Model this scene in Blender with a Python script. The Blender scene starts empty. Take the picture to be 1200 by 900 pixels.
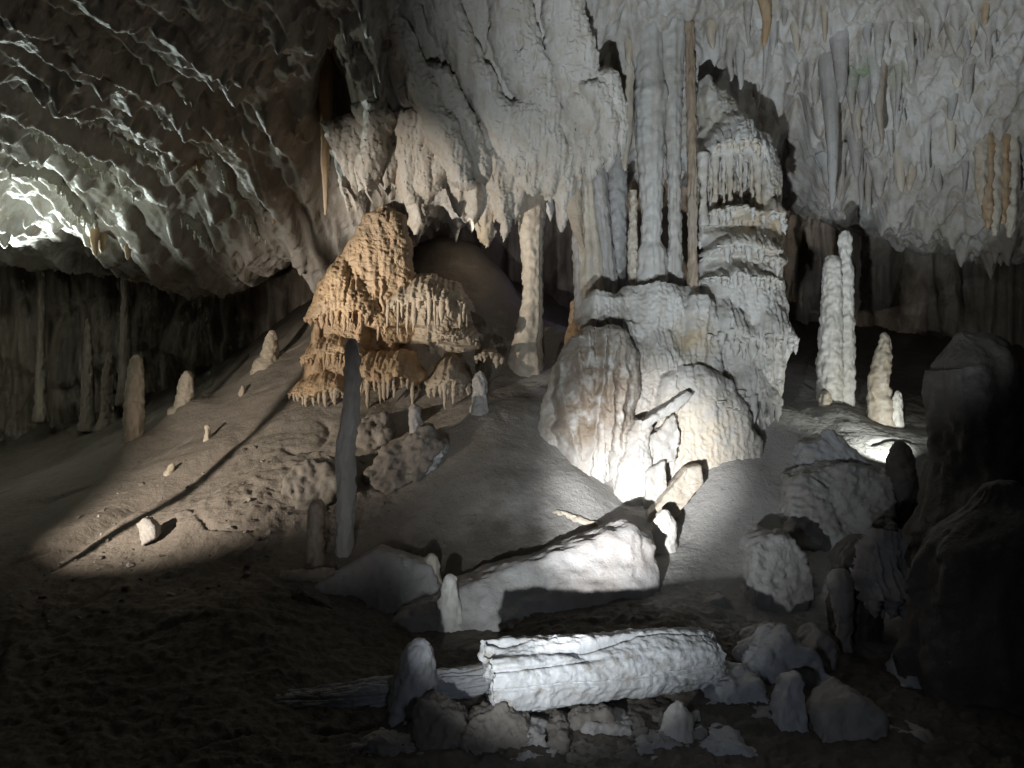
import bpy, bmesh, math, random
import numpy as np
from mathutils import Vector

random.seed(7)
RNG = np.random.default_rng(11)
S = bpy.context.scene
COL = S.collection
F = 942.0                      # focal length in photo pixels (photo 1200 x 900)
CZ = 2.2                       # camera height above the chamber floor

# ------------------------------------------------------------------ camera
cam = bpy.data.cameras.new("camera")
cam.sensor_width = 36.0
cam.lens = 36.0 * F / 1200.0
cam.clip_start = 0.05
cam.clip_end = 200
cam_o = bpy.data.objects.new("camera", cam)
cam_o.location = (0, 0, CZ)
cam_o.rotation_euler = (math.radians(90), 0, 0)
COL.objects.link(cam_o)
S.camera = cam_o

# ------------------------------------------------------------------ world: underground, almost no sky light
W = bpy.data.worlds.new("World")
S.world = W
W.use_nodes = True
bg = W.node_tree.nodes["Background"]
bg.inputs[0].default_value = (0.55, 0.6, 0.7, 1)
bg.inputs[1].default_value = 0.009

# ------------------------------------------------------------------ lamps of the show cave and added fill lights (all out of sight)
def spot(name, loc, aim, watts, deg, col, blend=0.6, rad=0.05):
    l = bpy.data.lights.new(name, 'SPOT')
    l.energy = watts
    l.color = col
    l.spot_size = math.radians(deg)
    l.spot_blend = blend
    l.shadow_soft_size = rad
    o = bpy.data.objects.new(name, l)
    o.location = loc
    d = Vector(aim) - Vector(loc)
    o.rotation_euler = d.to_track_quat('-Z', 'Y').to_euler()
    COL.objects.link(o)
    return o

def point(name, loc, watts, col, rad=0.05):
    l = bpy.data.lights.new(name, 'POINT')
    l.energy = watts
    l.color = col
    l.shadow_soft_size = rad
    o = bpy.data.objects.new(name, l)
    o.location = loc
    COL.objects.link(o)
    return o

spot("floor_spotlight", (-0.45, 2.6, 0.75), (1.36, 8.5, 1.3), 3100, 22, (0.98, 0.98, 1.0), 1.0, 0.03)
spot("wide_spotlight", (-0.40, 2.6, 0.72), (1.25, 8.6, 1.6), 540, 54, (0.90, 0.96, 1.0), 1.0, 0.03)
spot("ceiling_floodlight", (0.6, 2.7, 0.4), (3.0, 9.2, 6.2), 1600, 60, (0.84, 0.93, 1.0), 1.0, 0.05)
spot("column_uplight", (1.12, 7.42, 0.86), (1.25, 8.9, 1.9), 45, 120, (1.0, 0.97, 0.9), 1.0, 0.03)
spot("slope_spotlight", (-5.1, 5.2, 1.5), (-2.3, 9.95, 1.85), 900, 57, (1.0, 0.88, 0.74), 0.7, 0.03)
spot("curtain_spotlight", (-5.0, 5.3, 1.6), (-0.8, 10.0, 4.2), 1700, 30, (1.0, 0.92, 0.82), 1.0, 0.03)
spot("crystal_lamp", (-7.35, 11.3, 3.4), (-5.6, 9.6, 5.2), 800, 84, (0.86, 1.0, 0.98), 0.8, 0.03)
spot("chamber_uplight", (-6.6, 9.6, 2.3), (-5.6, 9.2, 5.0), 210, 110, (0.90, 1.0, 0.88), 1.0, 0.05)
spot("stalagmite_lamp", (4.1, 8.45, 1.42), (3.95, 10.0, 2.9), 60, 130, (0.97, 1.0, 0.95), 0.6, 0.03)
spot("path_lamp", (0.2, 2.2, 1.2), (0.95, 5.2, 0.4), 26, 80, (0.72, 0.82, 1.0), 0.9, 0.03)
spot("pillar_fill", (-1.3, 2.5, 1.1), (-1.5, 7.3, 1.5), 105, 30, (0.95, 0.96, 1.0), 1.0, 0.05)  # added fill on the slender pillar, no lamp known there
point("chamber_fill", (-7.7, 11.5, 2.2), 7, (0.9, 0.95, 0.75), 0.04)  # added fill that lifts the dim back chamber wall
point("niche_lamp", (0.85, 11.7, 3.9), 4, (0.62, 0.58, 1.0), 0.04)
point("bank_bounce_fill", (-0.36, 10.9, 4.3), 5, (1.0, 0.86, 0.68), 0.04)  # added fill in place of bounced light on the bank behind the cone

S.view_settings.view_transform = 'Standard'
S.view_settings.look = 'None'
S.view_settings.exposure = 0.0
S.view_settings.gamma = 1.0
S.view_settings.use_curve_mapping = False
S.cycles.use_denoising = True
S.cycles.use_adaptive_sampling = True
S.cycles.adaptive_threshold = 0.03
S.cycles.max_bounces = 6
S.cycles.diffuse_bounces = 3
S.cycles.glossy_bounces = 2
S.cycles.transmission_bounces = 0
S.cycles.volume_bounces = 0
S.cycles.caustics_reflective = False
S.cycles.sample_clamp_indirect = 4.0

# ------------------------------------------------------------------ numpy gradient noise
_perm = RNG.permutation(256).astype(np.int32)
_perm = np.concatenate([_perm, _perm])
_g = RNG.normal(size=(256, 3)).astype(np.float32)
_g /= np.linalg.norm(_g, axis=1, keepdims=True)

def gn(x, y, z):
    x = np.asarray(x, np.float32); y = np.asarray(y, np.float32); z = np.asarray(z, np.float32)
    x, y, z = np.broadcast_arrays(x, y, z)
    xf = np.floor(x); yf = np.floor(y); zf = np.floor(z)
    xi = xf.astype(np.int32) & 255; yi = yf.astype(np.int32) & 255; zi = zf.astype(np.int32) & 255
    fx = x - xf; fy = y - yf; fz = z - zf
    ux = fx * fx * fx * (fx * (fx * 6 - 15) + 10)
    uy = fy * fy * fy * (fy * (fy * 6 - 15) + 10)
    uz = fz * fz * fz * (fz * (fz * 6 - 15) + 10)
    def cor(dx, dy, dz):
        h = _perm[_perm[_perm[xi + dx] + yi + dy & 255] + zi + dz & 255]
        g = _g[h]
        return g[..., 0] * (fx - dx) + g[..., 1] * (fy - dy) + g[..., 2] * (fz - dz)
    a = cor(0, 0, 0); a += ux * (cor(1, 0, 0) - a)
    b = cor(0, 1, 0); b += ux * (cor(1, 1, 0) - b)
    c = cor(0, 0, 1); c += ux * (cor(1, 0, 1) - c)
    d = cor(0, 1, 1); d += ux * (cor(1, 1, 1) - d)
    a += uy * (b - a); c += uy * (d - c)
    return (a + uz * (c - a)) * 1.5

def fbm(x, y, z, f=1.0, o=4, gain=0.5, bil=False):
    t = 0; a = 1.0
    for k in range(o):
        n = gn(x * f + 17.3 * k, y * f + 5.1 * k, z * f - 9.7 * k)
        if bil: n = 1 - 2.2 * np.abs(n)
        t = t + a * n
        a *= gain; f *= 2.03
    return t

def sm(a, b, x):
    t = np.clip((x - a) / (b - a), 0, 1)
    return t * t * (3 - 2 * t)

def P(px, py, Y):
    return np.array([(px - 600) / F * Y, Y, CZ + (450 - py) / F * Y])

# ------------------------------------------------------------------ smooth surfaces through points read off the photo
class RBF:
    def __init__(s, pts, lo, hi):
        p = np.array(pts, float)
        s.c = p[:, :2]; s.lo = lo; s.hi = hi
        n = len(p)
        A = np.zeros((n + 3, n + 3))
        A[:n, :n] = s.k(np.linalg.norm(s.c[:, None] - s.c[None], axis=2)) + np.eye(n) * 0.02
        A[:n, n] = 1; A[:n, n + 1:] = s.c
        A[n, :n] = 1; A[n + 1:, :n] = s.c.T
        s.w = np.linalg.solve(A, np.concatenate([p[:, 2], [0, 0, 0]]))
    @staticmethod
    def k(r):
        return r * r * np.log(r + 1e-6)
    def __call__(s, x, y):
        x = np.asarray(x, np.float64); y = np.asarray(y, np.float64)
        sh = np.broadcast(x, y).shape
        x = np.broadcast_to(x, sh); y = np.broadcast_to(y, sh)
        z = s.w[-3] + s.w[-2] * x + s.w[-1] * y
        for (cx, cy), w in zip(s.c, s.w):
            r2 = (x - cx) ** 2 + (y - cy) ** 2
            z = z + w * 0.5 * r2 * np.log(r2 + 1e-12)
        return np.clip(z, s.lo, s.hi)

G = [(-3, 3.5, 0.0), (0, 3.5, -0.05), (3, 3.5, 0.0), (-3, 1, 0.0), (3, 1, 0.0), (0, -2, 0), (-5, 2.5, .1), (5, 2.5, .1)]
for a in [(200, 850, 5), (0, 745, 6.2), (0, 690, 6.8), (0, 640, 7.6), (120, 590, 8.6), (157, 535, 10), (60, 560, 10),
          (0, 565, 11), (0, 500, 14), (100, 450, 15), (200, 700, 6.7), (290, 720, 6.3), (300, 600, 7.7), (250, 560, 8.6),
          (218, 490, 10.6), (330, 500, 9.2), (350, 425, 10.5), (318, 432, 11), (280, 462, 10.5), (330, 370, 14),
          (250, 430, 13.5), (330, 560, 8.2), (400, 655, 7.3), (450, 560, 8.3), (350, 690, 6.8), (440, 500, 9.0),
          (480, 485, 9.4), (400, 485, 9.3), (560, 487, 9.0), (620, 502, 8.9), (650, 540, 8.6), (560, 570, 8.05), (630, 570, 8.1),
          (560, 660, 7.4), (680, 600, 8.0), (660, 640, 7.5), (600, 672, 7.2), (500, 640, 7.5), (620, 415, 10.4),
          (575, 435, 10), (660, 385, 10.8), (650, 450, 9.8), (620, 375, 12), (515, 292, 11.4), (560, 350, 10.8), (600, 330, 12),
          (740, 612, 8.3), (780, 642, 7.8), (830, 600, 8.2), (860, 540, 8.8), (900, 485, 9.6), (930, 425, 11),
          (950, 560, 8.6), (880, 700, 7.1), (820, 682, 7.2), (960, 505, 9.4), (1030, 492, 9.6), (1100, 430, 11.5),
          (1150, 385, 13.5), (1000, 420, 12), (1050, 520, 9), (1000, 600, 8.2), (960, 650, 7.6), (750, 720, 6.5),
          (700, 760, 6), (830, 765, 6), (600, 860, 4.9), (980, 850, 5), (1120, 850, 5), (1120, 680, 7.3), (1190, 470, 11),
          (760, 400, 12), (820, 400, 12.5), (400, 760, 6.1), (300, 800, 5.5)]:
    G.append(tuple(P(*a)))
ground = RBF(G, -0.3, 4.6)

C = [(-4, 3, 6.6), (0, 3, 7.2), (4, 3, 7.2), (-4, -1, 6.8), (4, -1, 7.2), (0, 6, 7.1), (4, 6, 7.0), (-8, 5, 5.6), (9, 5, 6.2)]
for a in [(0, 0, 6.5), (150, 0, 7.0), (300, 0, 7.5), (0, 100, 8), (150, 100, 8.3), (300, 100, 8.8), (0, 200, 9.8),
          (130, 200, 10), (240, 200, 10), (300, 250, 10.4), (385, 303, 10.8), (150, 285, 11), (60, 230, 10.5),
          (370, 0, 7.8), (450, 0, 8.2), (600, 0, 8.8), (740, 0, 9.2), (450, 100, 9), (550, 100, 9.3), (650, 100, 9.6),
          (430, 235, 10.4), (485, 240, 10.5), (560, 215, 10.6), (620, 190, 10.5), (690, 190, 10.4), (400, 200, 10),
          (330, 180, 9.6), (800, 0, 9.2), (820, 100, 10), (900, 130, 10.5), (900, 0, 9.2), (1000, 0, 9), (1100, 0, 8.6),
          (1200, 0, 8.2), (1000, 120, 10), (1100, 120, 9.7), (1200, 120, 9.3), (1000, 232, 11), (1100, 258, 11),
          (1190, 265, 10.7), (930, 195, 11.3), (1350, 200, 10), (-150, 150, 9),
          (450, 150, 12.5), (600, 150, 13), (1000, 255, 13.2), (1150, 290, 13), (200, 300, 13), (0, 290, 13), (330, 290, 12.8)]:
    C.append(tuple(P(*a)))
ceil = RBF(C, 3.0, 7.6)

def hit(surf, px, py, y0=4.0, y1=16.0, up=False):
    Y = np.linspace(y0, y1, 1200)
    x = (px - 600) / F * Y
    z = CZ + (450 - py) / F * Y
    d = (z - surf(x, Y)) * (-1 if up else 1)
    i = np.argmax(d < 0)
    return float(Y[i]) if d[i] < 0 else float(Y[np.argmin(np.abs(d))])

def gy(px, py): return hit(ground, px, py)
def cy(px, py): return hit(ceil, px, py, 5.0, 14.0, True)

# ------------------------------------------------------------------ materials
def rock_mat(name, c1, c2, c3, streak=0.0, rough=0.6, bump=0.35, bscale=28.0, dist=0.02, vor=0.0, scale=1.1, spec=0.4,
             dark=0.35, tint=None, pale=None):
    m = bpy.data.materials.new(name)
    m.use_nodes = True
    nt = m.node_tree; N = nt.nodes; L = nt.links
    b = N["Principled BSDF"]
    geo = N.new("ShaderNodeNewGeometry")
    pos = geo.outputs["Position"]
    def noise(sc, det=6, vec=None, rg=0.55, w=0):
        n = N.new("ShaderNodeTexNoise")
        n.inputs["Scale"].default_value = sc
        n.inputs["Detail"].default_value = det
        n.inputs["Roughness"].default_value = rg
        L.new(vec or pos, n.inputs["Vector"])
        return n.outputs["Fac"]
    def ramp(f, a, bb):
        r = N.new("ShaderNodeMapRange")
        r.interpolation_type = 'SMOOTHSTEP'
        r.inputs["From Min"].default_value = a
        r.inputs["From Max"].default_value = bb
        L.new(f, r.inputs["Value"])
        return r.outputs["Result"]
    def mix(f, a, bb, blend='MIX'):
        x = N.new("ShaderNodeMix"); x.data_type = 'RGBA'; x.blend_type = blend
        if hasattr(f, "is_output"): L.new(f, x.inputs["Factor"])
        else: x.inputs["Factor"].default_value = f
        for v, s in ((a, x.inputs[6]), (bb, x.inputs[7])):
            if hasattr(v, "is_output"): L.new(v, s)
            else: s.default_value = (*v, 1)
        return x.outputs[2]
    sc = N.new("ShaderNodeVectorMath"); sc.operation = 'MULTIPLY'
    L.new(pos, sc.inputs[0]); sc.inputs[1].default_value = (9, 9, 0.8)
    st = noise(1.0, 3, sc.outputs[0])
    base = mix(ramp(noise(scale, 5, rg=0.65), 0.38, 0.62), c1, c2)
    if streak > 0:
        mm = N.new("ShaderNodeMath"); mm.operation = 'MULTIPLY'; mm.inputs[1].default_value = streak
        L.new(ramp(st, 0.45, 0.68), mm.inputs[0])
        base = mix(mm.outputs[0], base, c3)
    else:
        base = mix(ramp(noise(scale * 4.1, 4, rg=0.7), 0.5, 0.75), base, c3)
    for (pc, pp, pr) in (pale or []):            # paler patches over the wet clay, flowstone towards the right
        dv = N.new("ShaderNodeVectorMath"); dv.operation = 'DISTANCE'
        L.new(pos, dv.inputs[0]); dv.inputs[1].default_value = pp
        ad = N.new("ShaderNodeMath"); ad.operation = 'MULTIPLY_ADD'
        L.new(noise(1.7, 4), ad.inputs[0]); ad.inputs[1].default_value = 2.0; L.new(dv.outputs["Value"], ad.inputs[2])
        base = mix(ramp(ad.outputs[0], pr + 1.6, pr + 0.6), base, pc)
    # dirt specks and grey film
    sp = ramp(noise(scale * 11, 4, rg=0.75), 0.56, 0.74)
    mm2 = N.new("ShaderNodeMath"); mm2.operation = 'MULTIPLY'; mm2.inputs[1].default_value = dark
    L.new(sp, mm2.inputs[0])
    base = mix(mm2.outputs[0], base, tuple(v * 0.35 for v in c1))
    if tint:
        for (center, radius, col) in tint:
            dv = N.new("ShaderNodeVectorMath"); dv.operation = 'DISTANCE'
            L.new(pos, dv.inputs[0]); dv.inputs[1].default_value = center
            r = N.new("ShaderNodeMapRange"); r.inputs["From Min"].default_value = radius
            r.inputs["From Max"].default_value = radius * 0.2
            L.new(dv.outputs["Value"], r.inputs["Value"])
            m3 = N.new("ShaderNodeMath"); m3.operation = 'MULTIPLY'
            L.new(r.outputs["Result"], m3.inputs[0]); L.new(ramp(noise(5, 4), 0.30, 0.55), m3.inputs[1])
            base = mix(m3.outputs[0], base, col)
    L.new(base, b.inputs["Base Color"])
    rr = N.new("ShaderNodeMapRange")
    rr.inputs["To Min"].default_value = max(0.08, rough - 0.18); rr.inputs["To Max"].default_value = min(1, rough + 0.2)
    L.new(noise(3.3, 2), rr.inputs["Value"]); L.new(rr.outputs["Result"], b.inputs["Roughness"])
    b.inputs["Specular IOR Level"].default_value = spec
    h = noise(bscale, 4, rg=0.68)
    if vor > 0:
        v = N.new("ShaderNodeTexVoronoi"); v.inputs["Scale"].default_value = bscale * 1.6
        L.new(pos, v.inputs["Vector"])
        ad = N.new("ShaderNodeMath"); ad.operation = 'MULTIPLY_ADD'
        L.new(v.outputs["Distance"], ad.inputs[0]); ad.inputs[1].default_value = -vor; L.new(h, ad.inputs[2])
        h = ad.outputs[0]
    if streak > 0:
        ad = N.new("ShaderNodeMath"); ad.operation = 'MULTIPLY_ADD'
        L.new(st, ad.inputs[0]); ad.inputs[1].default_value = 0.7; L.new(h, ad.inputs[2])
        h = ad.outputs[0]
    bm = N.new("ShaderNodeBump")
    bm.inputs["Strength"].default_value = bump
    bm.inputs["Distance"].default_value = dist
    L.new(h, bm.inputs["Height"]); L.new(bm.outputs[0], b.inputs["Normal"])
    return m

DIM_AND_MOSS = [(tuple(P(120, 60, 7.8)), 3.4, (0.31, 0.295, 0.27)), (tuple(P(300, 170, 9.6)), 2.0, (0.30, 0.265, 0.23)), (tuple(P(1015, 80, 9.6)), 0.34, (0.20, 0.25, 0.16)), (tuple(P(505, 95, 9.2)), 0.4, (0.16, 0.19, 0.08)),  # left ceiling's dimness painted browner and darker; small green patches are algae
        (tuple(P(1065, 90, 9.5)), 0.3, (0.27, 0.27, 0.18))]
M = dict(
    ceil=rock_mat("pale_ceiling_limestone", (0.49, 0.48, 0.455), (0.37, 0.345, 0.31), (0.29, 0.225, 0.16), 0.5, 0.6, 0.5, 16, 0.03, 0.2, dark=0.35, tint=DIM_AND_MOSS),
    ceil_l=rock_mat("brown_ceiling_limestone", (0.36, 0.33, 0.29), (0.27, 0.23, 0.19), (0.20, 0.18, 0.14), 0.0, 0.35, 0.5, 18, 0.03, 0.2, dark=0.3),
    floor=rock_mat("muddy_floor", (0.13, 0.112, 0.092), (0.10, 0.086, 0.07), (0.16, 0.14, 0.12), 0.0, 0.75, 0.5, 26, 0.025, 0.2, dark=0.6, scale=1.6, pale=[((0.245, 0.215, 0.185), (-3.4, 9.6, 1.0), 3.0), ((0.24, 0.215, 0.185), (-1.2, 9.2, 1.5), 1.6), ((0.40, 0.39, 0.37), (2.5, 9.0, 1.0), 2.5)]),
    floor_stone=rock_mat("muddy_stone", (0.21, 0.19, 0.165), (0.17, 0.15, 0.13), (0.26, 0.24, 0.21), 0.0, 0.7, 0.4, 34, 0.015, 0.2, dark=0.4),
    wall=rock_mat("dark_wall_limestone", (0.27, 0.235, 0.19), (0.20, 0.175, 0.15), (0.16, 0.12, 0.09), 0.7, 0.6, 0.5, 10, 0.05, dark=0.4),
    white=rock_mat("white_calcite", (0.72, 0.70, 0.65), (0.62, 0.60, 0.55), (0.52, 0.47, 0.38), 0.35, 0.5, 0.35, 26, 0.02, 0.15, dark=0.3),
    pale=rock_mat("pale_grey_calcite", (0.52, 0.51, 0.48), (0.43, 0.42, 0.39), (0.36, 0.31, 0.25), 0.45, 0.55, 0.35, 26, 0.02, 0.1, dark=0.35),
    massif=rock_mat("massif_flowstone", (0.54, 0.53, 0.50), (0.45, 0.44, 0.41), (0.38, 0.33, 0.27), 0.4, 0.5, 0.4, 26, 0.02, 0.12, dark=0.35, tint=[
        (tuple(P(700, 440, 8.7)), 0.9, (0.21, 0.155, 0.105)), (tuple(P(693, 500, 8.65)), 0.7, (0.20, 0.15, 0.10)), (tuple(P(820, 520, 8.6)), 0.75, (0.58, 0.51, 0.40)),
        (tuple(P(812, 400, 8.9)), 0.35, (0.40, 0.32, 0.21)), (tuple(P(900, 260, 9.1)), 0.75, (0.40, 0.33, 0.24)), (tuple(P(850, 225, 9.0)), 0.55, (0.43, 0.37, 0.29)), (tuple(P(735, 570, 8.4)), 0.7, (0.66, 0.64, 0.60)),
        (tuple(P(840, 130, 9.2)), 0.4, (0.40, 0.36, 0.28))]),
    curtain=rock_mat("curtain_flowstone", (0.52, 0.50, 0.46), (0.45, 0.42, 0.37), (0.38, 0.30, 0.22), 0.45, 0.5, 0.45, 20, 0.025, 0.15, dark=0.4, tint=[
        (tuple(P(470, 190, 9.6)), 0.5, (0.42, 0.28, 0.19)), (tuple(P(452, 230, 9.8)), 0.35, (0.45, 0.36, 0.22)), (tuple(P(566, 270, 9.9)), 0.35, (0.46, 0.37, 0.24)), (tuple(P(590, 250, 9.9)), 0.4, (0.48, 0.38, 0.27)),
        (tuple(P(500, 95, 9.0)), 0.35, (0.2, 0.22, 0.11))]),
    log=rock_mat("stained_white_calcite", (0.56, 0.57, 0.58), (0.46, 0.46, 0.46), (0.30, 0.26, 0.21), 0.0, 0.55, 0.45, 18, 0.025, 0.1, dark=0.5, scale=2.2),
    cream=rock_mat("cream_calcite", (0.54, 0.49, 0.41), (0.46, 0.41, 0.33), (0.38, 0.29, 0.20), 0.5, 0.5, 0.4, 30, 0.02, 0.2, dark=0.35),
    ochre=rock_mat("ochre_flowstone", (0.50, 0.365, 0.23), (0.42, 0.32, 0.22), (0.36, 0.21, 0.10), 0.3, 0.55, 0.6, 34, 0.025, 0.6, dark=0.35),
    tan=rock_mat("tan_flowstone", (0.42, 0.36, 0.28), (0.36, 0.30, 0.23), (0.32, 0.24, 0.16), 0.3, 0.55, 0.5, 30, 0.02, 0.4, dark=0.35),
    orange=rock_mat("orange_iron_calcite", (0.42, 0.27, 0.14), (0.36, 0.25, 0.15), (0.48, 0.41, 0.31), 0.6, 0.4, 0.3, 20, 0.02, dark=0.2),
    grey=rock_mat("grey_limestone", (0.40, 0.39, 0.38), (0.33, 0.31, 0.29), (0.25, 0.21, 0.17), 0.3, 0.6, 0.45, 26, 0.02, 0.2, dark=0.45),
    blue=rock_mat("bluish_white_calcite", (0.50, 0.51, 0.53), (0.42, 0.42, 0.43), (0.36, 0.33, 0.30), 0.0, 0.55, 0.45, 22, 0.025, 0.2, dark=0.35),
    brown=rock_mat("brown_flowstone", (0.36, 0.32, 0.27), (0.34, 0.27, 0.20), (0.25, 0.17, 0.11), 0.7, 0.5, 0.4, 24, 0.02, dark=0.4),
    dark=rock_mat("dark_shaded_rock", (0.12, 0.106, 0.093), (0.09, 0.08, 0.07), (0.15, 0.135, 0.12), 0.0, 0.6, 0.5, 16, 0.03, 0.2, dark=0.4),  # lack of light on these rocks put into a darker base colour
    crystal=rock_mat("wet_crystal_calcite", (0.66, 0.66, 0.60), (0.56, 0.55, 0.48), (0.48, 0.42, 0.26), 0.0, 0.22, 0.7, 60, 0.02, 0.4, dark=0.2, spec=0.7),
)

# ------------------------------------------------------------------ mesh helpers
def mesh_np(name, v, f):
    me = bpy.data.meshes.new(name)
    v = np.asarray(v, np.float32)
    f = np.asarray(f, np.int32)
    me.vertices.add(len(v)); me.vertices.foreach_set("co", v.ravel())
    k = f.shape[1]
    me.loops.add(f.size); me.loops.foreach_set("vertex_index", f.ravel())
    me.polygons.add(len(f))
    me.polygons.foreach_set("loop_start", np.arange(0, f.size, k, dtype=np.int32))
    me.update(calc_edges=True)
    me.polygons.foreach_set("use_smooth", np.ones(len(f), bool))
    return me

def grid_faces(nr, nc, wrap=False, flip=False):
    r = np.arange(nr - 1)[:, None]
    c = np.arange(nc if wrap else nc - 1)[None]
    c2 = (c + 1) % nc
    q = np.stack([r * nc + c, r * nc + c2, (r + 1) * nc + c2, (r + 1) * nc + c], -1).reshape(-1, 4)
    return q[:, ::-1] if flip else q

def put(name, me, mat, loc=(0, 0, 0), parent=None, label=None, cat=None, group=None, kind=None):
    o = bpy.data.objects.new(name, me)
    o.location = loc
    COL.objects.link(o)
    if me is not None and mat is not None and not me.materials:
        me.materials.append(M[mat] if isinstance(mat, str) else mat)
    if parent is not None: o.parent = parent
    if label: o["label"] = label
    if cat:
        o["category"] = cat
        o["kind"] = "thing"
    if group: o["group"] = group
    if kind: o["kind"] = kind
    return o

def empty(name, loc, label, cat, group=None):
    return put(name, None, None, loc, None, label, cat, group)

def tri_quads(v, f):
    return v, f

def lathe(pts, rad, seg=32, rings=60, flute=0.0, nfl=9, ring=0.0, nring=14, bump=0.08, bf=6.0, fine=0.02, seed=0.0, flat=1.0,
          cap=True, tz=0.45):
    """Surface round a bent axis. pts: k x 3 axis points, rad: k radii (metres). Returns verts, quads."""
    pts = np.asarray(pts, float); rad = np.asarray(rad, float)
    dl = np.r_[0, np.cumsum(np.linalg.norm(np.diff(pts, axis=0), axis=1))]
    tot = dl[-1]
    t = np.linspace(0, tot, rings)
    ax = np.stack([np.interp(t, dl, pts[:, k]) for k in range(3)], 1)
    r = np.interp(t, dl, rad)
    for _ in range(max(1, rings // 40)):            # soften the corners of the profile
        ax[1:-1] = (ax[:-2] + 2 * ax[1:-1] + ax[2:]) / 4
        r[1:-1] = (r[:-2] + 2 * r[1:-1] + r[2:]) / 4
    d = np.gradient(ax, axis=0); d /= np.linalg.norm(d, axis=1, keepdims=True) + 1e-9
    main = pts[-1] - pts[0]; main = main / np.linalg.norm(main)
    ref = np.array([1.0, 0, 0]) if abs(main[0]) < 0.7 else np.array([0, 1.0, 0])
    e1 = ref - d * (d @ ref)[:, None]; e1 /= np.linalg.norm(e1, axis=1, keepdims=True)
    e2 = np.cross(d, e1)
    th = np.linspace(0, 2 * np.pi, seg, endpoint=False)
    ct, s_ = np.cos(th)[None], np.sin(th)[None]
    T = t[:, None]
    R = r[:, None]
    mult = 1 + bump * fbm(ct * R * bf * 1.6 + seed, s_ * R * bf * 1.6 + seed, T * bf * tz, 1.0, 3)
    if flute:
        n = fbm(ct * nfl / 3 + seed * 3, s_ * nfl / 3, T * 0.5 / max(tot, .3) + seed, 1.0, 2, bil=True)
        mult = mult + flute * n
    if ring:
        n = gn(ct * 0.9 + seed, s_ * 0.9, T * nring / tot + 1.3 * gn(T * 0 + seed, T * 0, T * nring * .22 / tot) + 0.5 * gn(ct + seed, s_, T * 5 / tot))
        mult = mult + ring * (1 - 2.0 * np.abs(n))
    rr = R * mult + fine * fbm(ct * R * 22 + seed, s_ * R * 22, T * 12, 1.0, 3)
    rr = np.maximum(rr, 0.15 * R)
    v = ax[:, None] + e1[:, None] * (ct * rr)[..., None] + e2[:, None] * (s_ * rr * flat)[..., None]
    v = v.reshape(-1, 3)
    f = grid_faces(rings, seg, wrap=True)
    if cap:
        n0 = len(v)
        v = np.vstack([v, ax[0] - d[0] * r[0] * 0.25, ax[-1] + d[-1] * r[-1] * 0.25])
        a = np.arange(seg); b = (a + 1) % seg
        lo = np.stack([np.full(seg, n0), b, a, a], 1)
        hi = np.stack([np.full(seg, n0 + 1), a + (rings - 1) * seg, b + (rings - 1) * seg, b + (rings - 1) * seg], 1)
        # degenerate quads are split out as triangles below
        return v, f, np.vstack([lo[:, :3], hi[:, :3]])
    return v, f, None

def mesh_mix(name, v, f, tri):
    if tri is None: return mesh_np(name, v, f)
    me = bpy.data.meshes.new(name)
    v = np.asarray(v, np.float32)
    me.vertices.add(len(v)); me.vertices.foreach_set("co", v.ravel())
    li = np.concatenate([f.ravel(), tri.ravel()]).astype(np.int32)
    me.loops.add(len(li)); me.loops.foreach_set("vertex_index", li)
    st = np.concatenate([np.arange(len(f)) * 4, f.size + np.arange(len(tri)) * 3]).astype(np.int32)
    me.polygons.add(len(st)); me.polygons.foreach_set("loop_start", st)
    me.update(calc_edges=True)
    me.polygons.foreach_set("use_smooth", np.ones(len(st), bool))
    return me

_seed = [0.0]
def lathe_obj(name, pts, rad, mat, parent=None, label=None, cat=None, group=None, origin=None, **kw):
    _seed[0] += 3.7
    kw.setdefault("seed", _seed[0])
    pts = np.asarray(pts, float)
    if origin is None:
        origin = pts[0] if parent is None else np.zeros(3)
    v, f, tri = lathe(pts, rad, **kw)
    me = mesh_mix(name, v - origin, f, tri)
    return put(name, me, mat, origin if parent is None else (0, 0, 0), parent, label, cat, group)

def pix_axis(prof, Y):
    """prof: (px, py, radius_px) down the thing -> axis points and radii at depth Y (or a depth per row)."""
    pts = []; rad = []
    for k, row in enumerate(prof):
        y = row[3] if len(row) > 3 else Y
        pts.append(P(row[0], row[1], y)); rad.append(row[2] / F * y)
    return np.array(pts), np.array(rad)

def standing(name, prof, label, cat, mat, Y=None, group=None, sink=0.12, parent=None, **kw):
    """A stalagmite, pillar or stump: profile from base (first row) to top."""
    if Y is None: Y = gy(prof[0][0], prof[0][1])
    pts, rad = pix_axis(prof, Y)
    hgt = pts[-1][2] - pts[0][2]
    if cat == "stalagmite" and hgt > 0.2:
        f1 = pts[0] + [0, 0, min(.10, .15 * hgt)]
        pts = np.vstack([pts[0], f1, pts[1:]]); rad = np.r_[rad[0] * 1.12, rad[0] * 1.0, rad[1:]]
    pts = np.vstack([pts[0] - [0, 0, sink + .15], pts]); rad = np.r_[rad[0] * 1.5, rad]
    tip = pts[-1] + (pts[-1] - pts[-2]) / np.linalg.norm(pts[-1] - pts[-2]) * rad[-1] * 0.6
    pts = np.vstack([pts, tip]); rad = np.r_[rad, rad[-1] * 0.45]
    kw.setdefault("seg", 36); kw.setdefault("rings", 90)
    o = lathe_obj(name, pts, rad, mat, parent=parent, label=label, cat=cat, group=group, origin=pts[1] if parent is None else None, **kw)
    return o

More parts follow.
